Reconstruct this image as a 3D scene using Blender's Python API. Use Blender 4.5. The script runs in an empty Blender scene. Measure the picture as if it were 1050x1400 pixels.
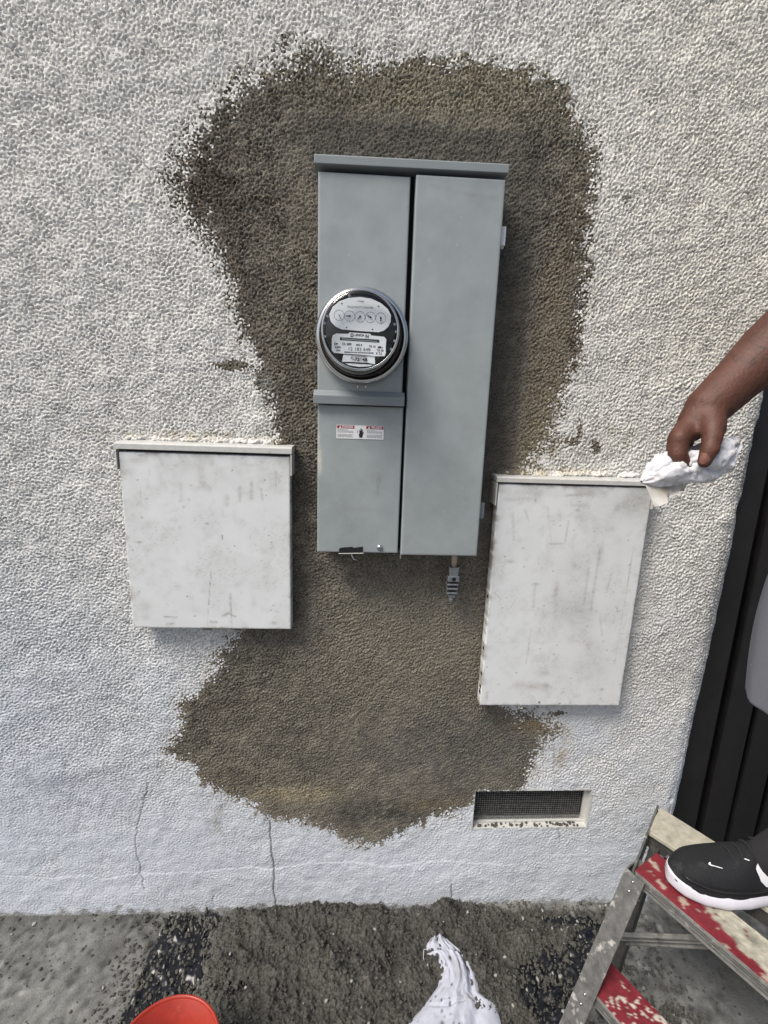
import bpy, bmesh, math, random
import numpy as np
from mathutils import Vector, Matrix
random.seed(7); np.random.seed(7)
S = bpy.context.scene
COL = S.collection
# ---------------------------------------------------------------- camera, sky, sun, exposure
cam = bpy.data.objects.new('camera', bpy.data.cameras.new('camera')); COL.objects.link(cam)
cam.data.sensor_fit = 'VERTICAL'; cam.data.sensor_height = 36.0; cam.data.lens = 650.0/1400*36
cam.data.clip_start = .02; cam.data.clip_end = 400
_right, _down, _fwd = [(0.99832, -0.04786, 0.03252), (0.02167, -0.21191, -0.97705), (0.05365, 0.97612, -0.21051)]
cam.matrix_world = Matrix(((_right[0], -_down[0], -_fwd[0], 0.0000), (_right[1], -_down[1], -_fwd[1], -1.1358),
                           (_right[2], -_down[2], -_fwd[2], 1.4513), (0, 0, 0, 1)))
S.camera = cam
SUN_DIR = Vector((-.46, -.36, .81)).normalized()        # towards the sun
wd = bpy.data.worlds.new('World'); S.world = wd; wd.use_nodes = True
nt = wd.node_tree; nt.nodes.clear()
sky = nt.nodes.new('ShaderNodeTexSky'); sky.sky_type = 'NISHITA'; sky.sun_disc = False
sky.sun_elevation = math.asin(SUN_DIR.z); sky.sun_rotation = math.atan2(SUN_DIR.x, SUN_DIR.y)
sky.air_density = 1.0; sky.dust_density = 3.5; sky.ozone_density = .6
bg = nt.nodes.new('ShaderNodeBackground'); bg.inputs[1].default_value = .09
wo = nt.nodes.new('ShaderNodeOutputWorld')
nt.links.new(sky.outputs[0], bg.inputs[0]); nt.links.new(bg.outputs[0], wo.inputs[0])
sl = bpy.data.lights.new('sun', 'SUN'); sl.energy = 2.7; sl.angle = math.radians(25); sl.color = (1, .95, .87)
so = bpy.data.objects.new('sun', sl); COL.objects.link(so); so.location = (-2, -3, 5)
so.rotation_euler = SUN_DIR.to_track_quat('Z', 'Y').to_euler()
S.view_settings.view_transform = 'Standard'; S.view_settings.look = 'None'
S.view_settings.exposure = .42; S.view_settings.gamma = 1; S.view_settings.use_curve_mapping = False

# ---------------------------------------------------------------- helpers
def lin(r, g, b):
    return tuple(((c/255+.055)/1.055)**2.4 if c > 10 else c/255/12.92 for c in (r, g, b))

def mat(name, col, rough=.6, metal=0., noise=0., nscale=30., bump=0., bscale=200., bump2=0., b2scale=150., attr=None, col2=None, c2scale=8., c2lo=.5, c2hi=.6, spec=.5, sub=0.):
    m = bpy.data.materials.new(name); m.use_nodes = True; t = m.node_tree; n = t.nodes
    p = n['Principled BSDF']; p.inputs['Roughness'].default_value = rough; p.inputs['Metallic'].default_value = metal
    p.inputs['Specular IOR Level'].default_value = spec
    if sub: p.inputs['Subsurface Weight'].default_value = sub; p.inputs['Subsurface Scale'].default_value = .01
    tc = n.new('ShaderNodeTexCoord')
    if attr:
        a = n.new('ShaderNodeAttribute'); a.attribute_name = attr; src = a.outputs['Color']
    else:
        a = n.new('ShaderNodeRGB'); a.outputs[0].default_value = (*col, 1); src = a.outputs[0]
    if col2:
        q = n.new('ShaderNodeTexNoise'); q.inputs['Scale'].default_value = c2scale; q.inputs['Detail'].default_value = 9; q.inputs['Roughness'].default_value = .65
        t.links.new(tc.outputs['Object'], q.inputs['Vector'])
        r = n.new('ShaderNodeMapRange'); r.inputs[1].default_value = c2lo; r.inputs[2].default_value = c2hi
        t.links.new(q.outputs[0], r.inputs[0])
        x = n.new('ShaderNodeMix'); x.data_type = 'RGBA'; t.links.new(r.outputs[0], x.inputs[0]); t.links.new(src, x.inputs[6])
        x.inputs[7].default_value = (*col2, 1); src = x.outputs[2]
    if noise:
        q = n.new('ShaderNodeTexNoise'); q.inputs['Scale'].default_value = nscale; q.inputs['Detail'].default_value = 8; q.inputs['Roughness'].default_value = .7
        t.links.new(tc.outputs['Object'], q.inputs['Vector'])
        r = n.new('ShaderNodeMapRange'); r.inputs[1].default_value = .3; r.inputs[2].default_value = .7; r.inputs[3].default_value = 1-noise; r.inputs[4].default_value = 1+noise
        t.links.new(q.outputs[0], r.inputs[0])
        v = n.new('ShaderNodeVectorMath'); v.operation = 'SCALE'; t.links.new(src, v.inputs[0]); t.links.new(r.outputs[0], v.inputs['Scale']); src = v.outputs[0]
    t.links.new(src, p.inputs['Base Color'])
    if bump:
        q = n.new('ShaderNodeTexNoise'); q.inputs['Scale'].default_value = bscale; q.inputs['Detail'].default_value = 5
        t.links.new(tc.outputs['Object'], q.inputs['Vector'])
        b = n.new('ShaderNodeBump'); b.inputs['Strength'].default_value = 1; b.inputs['Distance'].default_value = bump
        t.links.new(q.outputs[0], b.inputs['Height']); t.links.new(b.outputs[0], p.inputs['Normal'])
        if bump2:
            q = n.new('ShaderNodeTexNoise'); q.inputs['Scale'].default_value = b2scale; q.inputs['Detail'].default_value = 2.5; q.inputs['Distortion'].default_value = .4
            t.links.new(tc.outputs['Object'], q.inputs['Vector'])
            r = n.new('ShaderNodeMapRange'); r.inputs[1].default_value = .30; r.inputs[2].default_value = .47; t.links.new(q.outputs[0], r.inputs[0])
            b2 = n.new('ShaderNodeBump'); b2.inputs['Strength'].default_value = 1; attr and t.links.new(a.outputs['Alpha'], b2.inputs['Strength']); b2.inputs['Distance'].default_value = bump2
            t.links.new(r.outputs[0], b2.inputs['Height']); t.links.new(b2.outputs[0], b.inputs['Normal'])
    return m

def link(name, me, m=None, parent=None, smooth=False, loc=None):
    o = bpy.data.objects.new(name, me); COL.objects.link(o)
    if m is not None:
        me.materials.clear(); me.materials.append(m)
    if smooth: me.polygons.foreach_set('use_smooth', [True]*len(me.polygons))
    if loc is not None: o.location = loc
    if parent is not None: o.parent = parent
    return o

def part(name, me, m, parent, smooth=False, stuff=False, label=None):
    """a mesh given in WORLD coordinates becomes a child of parent (parents are only translated)"""
    me.transform(Matrix.Translation(-parent_world(parent)))
    o = link(name, me, m, parent, smooth)
    if stuff: o['kind'] = 'stuff'
    if label: o['label'] = label
    return o

def parent_world(p):
    v = Vector((0, 0, 0))
    while p is not None: v += p.location; p = p.parent
    return v

def thing(name, label, cat, loc=(0, 0, 0), group=None):
    o = bpy.data.objects.new(name, None); COL.objects.link(o); o.location = loc; o.empty_display_size = .05
    o['label'] = label; o['category'] = cat
    if group: o['group'] = group
    return o

def tag(o, label, cat, group=None):
    o['label'] = label; o['category'] = cat
    if group: o['group'] = group
    return o

def bm_mesh(bm, name='m'):
    me = bpy.data.meshes.new(name); bmesh.ops.recalc_face_normals(bm, faces=bm.faces); bm.to_mesh(me); bm.free(); return me

def add_box(bm, x0, x1, y0, y1, z0, z1, bev=0., seg=2):
    vs = [bm.verts.new((x, y, z)) for x in (x0, x1) for y in (y0, y1) for z in (z0, z1)]
    fs = [bm.faces.new([vs[i] for i in f]) for f in ((0, 1, 3, 2), (4, 6, 7, 5), (0, 4, 5, 1), (2, 3, 7, 6), (0, 2, 6, 4), (1, 5, 7, 3))]
    if bev:
        es = set(e for f in fs for e in f.edges)
        bmesh.ops.bevel(bm, geom=list(es), offset=bev, segments=seg, affect='EDGES', profile=.5)

def box(x0, x1, y0, y1, z0, z1, bev=.0015, seg=2):
    bm = bmesh.new(); add_box(bm, x0, x1, y0, y1, z0, z1, bev, seg); return bm_mesh(bm)

def add_prism(bm, pts, d, off=Vector((0, 0, 0)), bev=0.):
    """polygon pts (3D), extruded by vector d"""
    a = [bm.verts.new(Vector(p)) for p in pts]; b = [bm.verts.new(Vector(p)+Vector(d)) for p in pts]
    n = len(a); fs = [bm.faces.new(a), bm.faces.new(b[::-1])]
    for i in range(n): fs.append(bm.faces.new((a[i], b[i], b[(i+1) % n], a[(i+1) % n])))
    if bev:
        es = set(e for f in fs for e in f.edges); bmesh.ops.bevel(bm, geom=list(es), offset=bev, segments=2, affect='EDGES', profile=.5)

def prism(pts, d, bev=0.):
    bm = bmesh.new(); add_prism(bm, pts, d, bev=bev); return bm_mesh(bm)

def add_tube(bm, pts, rad, n=10, caps=True):
    pts = [Vector(p) for p in pts]; rad = [rad]*len(pts) if isinstance(rad, (int, float)) else rad
    rings = []; up = None
    for i, p in enumerate(pts):
        d = (pts[min(i+1, len(pts)-1)]-pts[max(i-1, 0)]).normalized()
        if up is None: up = d.orthogonal().normalized()
        up = (up-d*up.dot(d)).normalized(); w = d.cross(up)
        rings.append([bm.verts.new(p+(up*math.cos(a)+w*math.sin(a))*rad[i]) for a in [2*math.pi*k/n for k in range(n)]])
    for a, b in zip(rings, rings[1:]):
        for k in range(n): bm.faces.new((a[k], a[(k+1) % n], b[(k+1) % n], b[k]))
    if caps: bm.faces.new(rings[0][::-1]); bm.faces.new(rings[-1])

def tube(pts, rad, n=10):
    bm = bmesh.new(); add_tube(bm, pts, rad, n); return bm_mesh(bm)

def lathe(prof, c, n=64, axis='y'):
    """prof: list of (radius, distance along -Y from c)"""
    bm = bmesh.new(); rings = []
    for r, h in prof:
        if r < 1e-6:
            v = bm.verts.new((c[0], c[1]-h, c[2]) if axis == 'y' else (c[0], c[1], c[2]+h)); rings.append([v]*n)
        else:
            rg = []
            for k in range(n):
                a = 2*math.pi*k/n
                rg.append(bm.verts.new((c[0]+r*math.cos(a), c[1]-h, c[2]+r*math.sin(a)) if axis == 'y' else (c[0]+r*math.cos(a), c[1]+r*math.sin(a), c[2]+h)))
            rings.append(rg)
    for a, b in zip(rings, rings[1:]):
        for k in range(n):
            f = []
            for v in (a[k], a[(k+1) % n], b[(k+1) % n], b[k]):
                if v not in f: f.append(v)
            if len(f) > 2: bm.faces.new(f)
    return bm_mesh(bm)

def text_mesh(s, size, c, y, bold=0., align='CENTER', sx=1.):
    cu = bpy.data.curves.new('t', 'FONT'); cu.body = s; cu.size = size; cu.align_x = align; cu.align_y = 'CENTER'; cu.offset = bold; cu.extrude = .00008
    o = bpy.data.objects.new('t', cu); COL.objects.link(o)
    dg = bpy.context.evaluated_depsgraph_get(); dg.update()
    me = bpy.data.meshes.new_from_object(o.evaluated_get(dg)); bpy.data.objects.remove(o)
    me.transform(Matrix.Translation((c[0], y, c[1])) @ Matrix.Rotation(math.pi/2, 4, 'X') @ Matrix.Diagonal((sx, 1, 1, 1)))
    return me

def join_meshes(ms):
    bm = bmesh.new()
    for m in ms: bm.from_mesh(m)
    return bm_mesh(bm) if False else _nojoin(bm)
def _nojoin(bm):
    me = bpy.data.meshes.new('m'); bm.to_mesh(me); bm.free(); return me

def band(n0, n1, res, wl, bw=.35, aniso=1., ang=0., seed=0):
    """band-pass noise on an n0 (rows) x n1 (columns) lattice, wavelength wl metres"""
    rg = np.random.RandomState(seed); w = rg.standard_normal((n0, n1))
    fy = np.fft.fftfreq(n0, res)[:, None]; fx = np.fft.rfftfreq(n1, res)[None, :]
    c, s = math.cos(ang), math.sin(ang)
    u = (fx*c+fy*s)*aniso; v = (-fx*s+fy*c)/aniso if aniso != 1 else (-fx*s+fy*c)
    fr = np.sqrt(u*u+v*v)+1e-9
    g = np.exp(-(np.log(fr*wl)/bw)**2/2)
    h = np.fft.irfft2(np.fft.rfft2(w)*g, s=(n0, n1)); return h/h.std()

def low(n0, n1, res, wl, seed=0):
    rg = np.random.RandomState(seed); w = rg.standard_normal((n0, n1))
    fy = np.fft.fftfreq(n0, res)[:, None]; fx = np.fft.rfftfreq(n1, res)[None, :]
    fr = np.sqrt(fx*fx+fy*fy); g = 1/(1+(fr*wl)**2)**1.3
    h = np.fft.irfft2(np.fft.rfft2(w)*g, s=(n0, n1)); h -= h.mean(); return h/h.std()

def grid_mesh(P, keep=None, col=None, flip=False):
    """P (rows, cols, 3) vertex lattice; keep (rows-1, cols-1) face mask; col (rows, cols, 3)"""
    r, c = P.shape[:2]; idx = np.arange(r*c).reshape(r, c)
    q = np.stack([idx[:-1, :-1], idx[:-1, 1:], idx[1:, 1:], idx[1:, :-1]], -1)
    if flip: q = q[..., ::-1]
    q = q.reshape(-1, 4) if keep is None else q[keep]
    used = np.unique(q); mp = np.full(r*c, -1); mp[used] = np.arange(len(used)); q = mp[q]
    V = P.reshape(-1, 3)[used]
    me = bpy.data.meshes.new('m'); me.vertices.add(len(V)); me.vertices.foreach_set('co', V.astype(np.float32).ravel())
    me.loops.add(q.size); me.loops.foreach_set('vertex_index', q.ravel().astype(np.int32))
    me.polygons.add(len(q)); me.polygons.foreach_set('loop_start', np.arange(0, q.size, 4, dtype=np.int32)); me.polygons.foreach_set('loop_total', np.full(len(q), 4, dtype=np.int32))
    me.polygons.foreach_set('use_smooth', np.ones(len(q), bool))
    if col is not None:
        a = me.attributes.new('tint', 'FLOAT_COLOR', 'POINT'); cc = np.ones((len(V), 4), np.float32); cc[:, :col.shape[2]] = col.reshape(-1, col.shape[2])[used]; a.data.foreach_set('color', cc.ravel())
    me.update(); me.validate(); return me

def sdf_poly(X, Z, poly):
    """signed distance, positive inside"""
    d = np.full(X.shape, 9.); ins = np.zeros(X.shape, bool); n = len(poly)
    for i in range(n):
        ax, az = poly[i]; bx, bz = poly[(i+1) % n]; ex, ez = bx-ax, bz-az
        t = np.clip(((X-ax)*ex+(Z-az)*ez)/(ex*ex+ez*ez+1e-12), 0, 1)
        d = np.minimum(d, np.hypot(X-ax-t*ex, Z-az-t*ez))
        c = (az > Z) != (bz > Z)
        ins ^= c & (X < (bx-ax)*(Z-az)/((bz-az)+1e-12)+ax)
    return np.where(ins, d, -d)

def seg(X, Z, a, b, w):
    ex, ez = b[0]-a[0], b[1]-a[1]; t = np.clip(((X-a[0])*ex+(Z-a[1])*ez)/(ex*ex+ez*ez+1e-12), 0, 1)
    return np.exp(-(np.hypot(X-a[0]-t*ex, Z-a[1]-t*ez)/w)**2)
def blob(X, Z, c, rx, rz=None):
    rz = rz or rx; return np.exp(-((X-c[0])/rx)**2-((Z-c[1])/rz)**2)
def smooth01(x): x = np.clip(x, 0, 1); return x*x*(3-2*x)
def mixc(c, k, t): return c*(1-t[..., None])+np.array(k)*t[..., None]

# ---------------------------------------------------------------- materials
M = {}
M['stucco'] = mat('painted_stucco', (.6,)*3, .85, attr='tint', noise=.05, nscale=300, bump=.0007, bscale=420, bump2=.0012, b2scale=165, spec=.3)
M['cement'] = mat('wet_cement', (.2,)*3, .8, attr='tint', noise=.42, nscale=300, bump=.0017, bscale=330, bump2=.0024, b2scale=150, spec=.45)
M['plaster'] = mat('plain_plaster', (.70, .70, .69), .85, noise=.06, nscale=60, bump=.0040, bscale=95, bump2=.003, b2scale=130)
M['grey'] = mat('grey_enamel', (.235, .262, .275), .34, noise=.05, nscale=9, bump=.00008, bscale=700, attr='tint')
M['greyp'] = mat('grey_enamel_plain', (.235, .262, .275), .42, noise=.06, nscale=14, bump=.00006, bscale=500)
M['greydark'] = mat('grey_enamel_inner', (.05, .055, .06), .6)
M['white'] = mat('white_enamel', (.6,)*3, .4, noise=.055, nscale=11, col2=(.36, .34, .31), c2scale=42, c2lo=.64, c2hi=.86, bump=.00012, bscale=500, attr='tint')
M['whitep'] = mat('white_enamel_plain', (.55, .55, .53), .5, noise=.10, nscale=60, bump=.0003, bscale=200, col2=(.2, .18, .15), c2scale=25, c2lo=.60, c2hi=.72)
M['steel'] = mat('bright_steel', (.62, .63, .64), .22, 1., noise=.1, nscale=40)
M['zinc'] = mat('cast_zinc', (.33, .35, .37), .42, .85, noise=.35, nscale=160, bump=.0004, bscale=400)
M['black'] = mat('black_enamel', (.012, .012, .013), .35)
M['darkmetal'] = mat('dark_bronze_rim', (.06, .052, .045), .28, .8)
M['ink'] = mat('black_ink', (.01, .01, .012), .7)
M['inkgrey'] = mat('grey_ink', (.16, .17, .18), .7)
M['plate'] = mat('white_nameplate', (.82, .83, .85), .45)
M['sticker'] = mat('white_sticker', (.75, .75, .76), .5)
M['red'] = mat('red_ink', (.30, .008, .02), .5)
M['cream'] = mat('cream_insulation', (.50, .40, .32), .6, noise=.2, nscale=120)
M['gate'] = mat('dark_brown_metal', (.013, .012, .013), .5, noise=.35, nscale=20, bump=.0003, bscale=300)
M['void'] = mat('deep_black', (.006, .006, .007), .9)
M['plastic'] = mat('black_plastic', (.005, .006, .009), .30, bump=.0008, bscale=60)
M['mortar'] = mat('wet_mortar', (.1,)*3, .62, attr='tint', noise=.40, nscale=260, bump=.0020, bscale=300, bump2=.0022, b2scale=190, spec=.35)
M['crumb'] = mat('mortar_crumb', (.068, .066, .059), .75, noise=.35, nscale=90, bump=.0008, bscale=400)
M['chip'] = mat('pale_chip', (.30, .30, .28), .85, noise=.2, nscale=90)
M['concrete'] = mat('concrete', (.2,)*3, .85, attr='tint', noise=.16, nscale=190, bump=.0012, bscale=300, bump2=.0008, b2scale=120, spec=.3)
M['cloth'] = mat('white_cloth', (.66, .67, .74), .95, attr='tint', noise=.05, nscale=200, bump=.0003, bscale=900, spec=.1)
M['orange'] = mat('orange_plastic', (.34, .030, .015), .38, noise=.12, nscale=60, col2=(.55, .22, .16), c2scale=16, c2lo=.62, c2hi=.74, bump=.0002, bscale=300)
M['alu'] = mat('splashed_aluminium', (.16, .16, .155), .5, .45, noise=.42, nscale=60, col2=(.46, .45, .42), c2scale=38, c2lo=.56, c2hi=.63, bump=.0005, bscale=200)
M['alulite'] = mat('splashed_aluminium_bar', (.30, .30, .285), .5, .4, noise=.3, nscale=45, col2=(.12, .12, .115), c2scale=34, c2lo=.55, c2hi=.68, bump=.0005, bscale=200)
M['aludark'] = mat('dark_aluminium', (.085, .085, .082), .55, .5, noise=.35, nscale=50, col2=(.36, .35, .33), c2scale=45, c2lo=.60, c2hi=.66, bump=.0004, bscale=200)
M['worn'] = mat('worn_cream_tread', (.40, .38, .31), .75, noise=.3, nscale=50, col2=(.10, .095, .08), c2scale=28, c2lo=.56, c2hi=.70, bump=.0006, bscale=220)
M['redpaint'] = mat('chipped_red_paint', (.20, .012, .022), .6, noise=.35, nscale=40, col2=(.50, .44, .40), c2scale=48, c2lo=.60, c2hi=.63, bump=.0006, bscale=160)
M['skin'] = mat('skin', (.095, .036, .023), .60, noise=.32, nscale=45, bump=.0010, bscale=240, sub=.06)
M['nail'] = mat('fingernail', (.19, .085, .062), .35)
M['shorts'] = mat('grey_shorts', (.19, .195, .225), .95, noise=.15, nscale=400, col2=(.5, .5, .5), c2scale=30, c2lo=.70, c2hi=.72, bump=.0006, bscale=600)
M['shirt'] = mat('dark_shirt', (.05, .055, .07), .95, noise=.15, nscale=300)
M['shoe'] = mat('black_knit', (.006, .0065, .009), .8, noise=.6, nscale=300, bump=.0012, bscale=420, col2=(.05, .05, .055), c2scale=14, c2lo=.58, c2hi=.75)
M['rubber'] = mat('white_rubber_sole', (.62, .62, .68), .55, noise=.06, nscale=40)
M['sock'] = mat('black_sock', (.015, .015, .017), .95, bump=.0006, bscale=500)
M['logo'] = mat('white_print', (.75, .76, .80), .5)
M['hair'] = mat('black_hair', (.012, .010, .009), .7, bump=.002, bscale=250)
M['eye'] = mat('eye_white', (.35, .32, .29), .3)
M['pupil'] = mat('dark_pupil', (.01, .007, .005), .2)
M['screen'] = mat('galvanised_wire', (.20, .20, .195), .5, .4, noise=.6, nscale=90)
# tattoo: thin dark flowing lines on the forearm
_t = M['skin'].node_tree; _n = _t.nodes; _p = _n['Principled BSDF']; _src = _p.inputs['Base Color'].links[0].from_socket
_tc = _n.new('ShaderNodeTexCoord'); _q = _n.new('ShaderNodeTexNoise'); _q.inputs['Scale'].default_value = 16; _q.inputs['Detail'].default_value = 1.5; _q.inputs['Distortion'].default_value = 1.2
_t.links.new(_tc.outputs['Object'], _q.inputs['Vector'])
_w = _n.new('ShaderNodeMath'); _w.operation = 'PINGPONG'; _w.inputs[1].default_value = .035; _t.links.new(_q.outputs[0], _w.inputs[0])
_r = _n.new('ShaderNodeMapRange'); _r.inputs[1].default_value = .003; _r.inputs[2].default_value = .012; _r.inputs[3].default_value = 1; _r.inputs[4].default_value = 0; _t.links.new(_w.outputs[0], _r.inputs[0])
_d = _n.new('ShaderNodeVectorMath'); _d.operation = 'DISTANCE'; _d.inputs[1].default_value = (-.255, .03, 1.155); _t.links.new(_tc.outputs['Object'], _d.inputs[0])
_k = _n.new('ShaderNodeMapRange'); _k.inputs[1].default_value = .06; _k.inputs[2].default_value = .13; _k.inputs[3].default_value = .62; _k.inputs[4].default_value = 0; _t.links.new(_d.outputs['Value'], _k.inputs[0])
_m = _n.new('ShaderNodeMath'); _m.operation = 'MULTIPLY'; _t.links.new(_r.outputs[0], _m.inputs[0]); _t.links.new(_k.outputs[0], _m.inputs[1])
_x = _n.new('ShaderNodeMix'); _x.data_type = 'RGBA'; _t.links.new(_m.outputs[0], _x.inputs[0]); _t.links.new(_src, _x.inputs[6]); _x.inputs[7].default_value = (.03, .018, .016, 1); _t.links.new(_x.outputs[2], _p.inputs['Base Color'])
# clear meter glass
gm = bpy.data.materials.new('meter_glass'); gm.use_nodes = True; t = gm.node_tree; t.nodes.clear()
_o = t.nodes.new('ShaderNodeOutputMaterial'); _m = t.nodes.new('ShaderNodeMixShader'); _t = t.nodes.new('ShaderNodeBsdfTransparent'); _t.inputs[0].default_value = (.93, .95, .96, 1)
_g = t.nodes.new('ShaderNodeBsdfGlossy'); _g.inputs['Roughness'].default_value = .04; _f = t.nodes.new('ShaderNodeFresnel'); _f.inputs[0].default_value = 1.52; _q = t.nodes.new('ShaderNodeNewGeometry'); _k = t.nodes.new('ShaderNodeMath'); _k.operation = 'SUBTRACT'; _k.inputs[0].default_value = 1; _k2 = t.nodes.new('ShaderNodeMath'); _k2.operation = 'MULTIPLY'; t.links.new(_q.outputs['Backfacing'], _k.inputs[1]); t.links.new(_k.outputs[0], _k2.inputs[1]); t.links.new(_f.outputs[0], _k2.inputs[0])
t.links.new(_k2.outputs[0], _m.inputs[0]); t.links.new(_t.outputs[0], _m.inputs[1]); t.links.new(_g.outputs[0], _m.inputs[2]); t.links.new(_m.outputs[0], _o.inputs[0])
M['glass'] = gm
# ================================================================ THE WALL (stucco + fresh cement patch)
RES = .0025
EDGE = .999                                             # x where the wall turns away round its bullnose
s_ = np.arange(-1.07, EDGE+.13, RES); z_ = np.arange(-.02, 2.335, RES)
SX, SZ = np.meshgrid(s_, z_); nr, nc = SX.shape
patch_poly = [(-0.1640, 2.1158), (-0.1695, 2.1443), (-0.1301, 2.1542), (-0.0790, 2.1499), (-0.0494, 2.1367), (0.0247, 2.1362), (0.0837, 2.1525), (0.1437, 2.1511), (0.2190, 2.1532), (0.2955, 2.1477), (0.3586, 2.1309), (0.4093, 2.1210), (0.4267, 2.0798), (0.4629, 2.0416), (0.4959, 2.0093), (0.5086, 1.9613), (0.4942, 1.8965), (0.4992, 1.8310), (0.5069, 1.7562), (0.5081, 1.6788), (0.5094, 1.5990), (0.4876, 1.5326), (0.4743, 1.4478), (0.4587, 1.3779), (0.4100, 1.3234), (0.4023, 1.2139), (0.3785, 1.0213), (0.4094, 0.6672), (0.5132, 0.6469), (0.5767, 0.5942), (0.5389, 0.5595), (0.5167, 0.5127), (0.4954, 0.4533), (0.4921, 0.4000), (0.3600, 0.3869), (0.3352, 0.3504), (0.2487, 0.3169), (0.1661, 0.2808), (0.1149, 0.2439), (0.0629, 0.2170), (-0.0216, 0.2439), (-0.0844, 0.2899), (-0.1665, 0.3159), (-0.2276, 0.3119), (-0.2770, 0.3660), (-0.3458, 0.4002), (-0.4133, 0.4386), (-0.4432, 0.5034), (-0.5032, 0.5311), (-0.4629, 0.5978), (-0.4617, 0.6849), (-0.4094, 0.7170), (-0.3659, 0.7699), (-0.3485, 0.8321), (-0.2911, 0.8935), (-0.2015, 0.9740), (-0.1858, 1.2008), (-0.1960, 1.3418), (-0.2020, 1.3927), (-0.2045, 1.4428), (-0.2153, 1.4916), (-0.2357, 1.5391), (-0.2617, 1.6009), (-0.2807, 1.6614), (-0.2944, 1.7205), (-0.3193, 1.7632), (-0.3560, 1.8045), (-0.3870, 1.8521), (-0.4109, 1.9058), (-0.3861, 1.9475), (-0.3460, 2.0090), (-0.2850, 2.0642), (-0.2256, 2.0995)]
sd = sdf_poly(SX, SZ, patch_poly)
n_iso = band(nr, nc, RES, .0080, .42, seed=1); n_fine = band(nr, nc, RES, .0056, .3, seed=2)
n_dia = band(nr, nc, RES, .0082, .42, 1.28, math.radians(118), seed=3)
big = low(nr, nc, RES, .25, 4); mid = low(nr, nc, RES, .06, 5); rag = low(nr, nc, RES, .03, 6)
k = smooth01((SX+.15)/.6)*smooth01((1.75-SZ)/.5)        # brushed diagonal in the middle and right
k = np.clip(k+.25*mid, 0, 1)
base = n_iso*(1-k)+n_dia*k
nb_ = (base+.42*n_fine)/1.08
tex = .95-1.15*np.clip(-nb_-.10+.12*rag, 0, 1.9)-.42*np.clip(.9-nb_, 0, 1.8)*.8     # level skin with sharp pits between
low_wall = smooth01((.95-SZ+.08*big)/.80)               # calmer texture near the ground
amp = .0028*(1-.76*low_wall)*(1+.05*mid+.08*rag)
h = amp*tex
h += .0016*big*.6 + .0005*mid
# cement: fresh coat, fills the texture
trowel = np.maximum.reduce([
    smooth01(1-np.maximum(np.abs(SX-0.0895)-.24, np.abs(SZ-1.9254)*1-.12)/.03)*.9,
    smooth01(1-np.maximum(np.abs(SX-.315)-.055, np.abs(SZ-1.55)-.42)/.03)*.9,
    blob(SX, SZ, (.24, .72), .34, .42)*.55, blob(SX, SZ, (.33, .40), .32, .14)*.8])
streak = band(nr, nc, RES, .022, .4, 2.2, math.radians(25), seed=8)
bandw = .012+.024*blob(SX, SZ, (-0.3813, 1.9006), .14, .22)+.022*blob(SX, SZ, (-0.1229, 2.1372), .14, .06)+.022*blob(SX, SZ, (0.4353, 1.3947), .09, .16)+.020*blob(SX, SZ, (0.5290, 0.5943), .08, .07)+.012*blob(SX, SZ, (0.4674, 1.8734), .05, .2)+.012*blob(SX, SZ, (-0.3308, 0.8116), .03, .06)
m = sd+.006*rag+.004*streak - bandw*1.35*(.62*nb_+.35*n_fine)+.005*np.clip(rag, -1, 2)*streak
# brush hairs reaching up at the top left of the patch
hair = band(nr, nc, RES, .012, .35, .55, math.radians(0), seed=9)
m += blob(SX, SZ, (-0.1448, 2.1358), .06, .07)*.026*np.clip(hair+.2, -1, 2)
# separate smears on the paint
for c, rx, rz, th in (((-0.2913, 1.5370), .040, .011, .55), ((-0.2216, 1.5075), .018, .022, .30), ((0.5685, 1.9189), .012, .010, 1.0), ((0.5579, 0.6514), .030, .010, .9), ((0.4838, 1.8742), .016, .03, 1.0), ((0.5266, 1.4149), .008, .035, .9), ((0.5730, 1.3777), .012, .022, .8), ((0.5117, 1.3882), .03, .012, 1.0)):
    bl0 = blob(SX, SZ, c, rx, rz); m = np.maximum(m, np.where(bl0 > .12, .016*(bl0*1.7-th-.38*(nb_+.5*streak)), -1))
cem = m > 0
soft = smooth01(m/.004)
hc = h*(1-.12*soft)*(1-.45*trowel) + .0009*soft + (.0003+trowel*.0005)*band(nr, nc, RES, .0055, .35, seed=10) + .00035*streak*soft
hh = np.where(cem, hc, h)
# hairline cracks and the skim-coat line in the plinth
crack = np.zeros_like(SX)
def crackline(pts, w=.0016, s=1.):
    global crack
    for a, b in zip(pts, pts[1:]):
        n = 4; rr = np.random.RandomState(int(abs(a[0])*999)); q = [np.array(a)+(np.array(b)-np.array(a))*i/n+(rr.standard_normal(2)*.0022 if 0 < i < n else 0) for i in range(n+1)]
        for c, d in zip(q, q[1:]): crack = np.maximum(crack, s*seg(SX, SZ, c, d, w))
crackline([(-0.2297, 0.3120), (-0.2272, 0.2176), (-0.2206, 0.1150), (-0.2201, 0.0093)], .0022, 1.)
crackline([(-0.5537, 0.4400), (-0.5723, 0.3699), (-0.5953, 0.2984), (-0.6028, 0.2250), (-0.5963, 0.1496), (-0.5887, 0.0853)], .0018, .7)
crackline([(-0.3961, 0.0541), (-0.3957, 0.0143)], .002, .5)
crackline([(0.2994, 0.0812), (0.3064, 0.0052)], .002, .9)
crackline([(0.5601, 0.5942), (0.5668, 0.4767), (0.5777, 0.4161)], .002, .35)
crackline([(0.6033, 0.2837), (0.6118, 0.2271)], .002, .5)
crackline([(0.9526, 1.1878), (0.9564, 0.9049), (0.9672, 0.6162), (0.9748, 0.3618)], .0022, .5)
hh = hh-.0020*crack
ridge_z = 0.1465+.010*low(nr, nc, RES, .3, 12)
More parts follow.
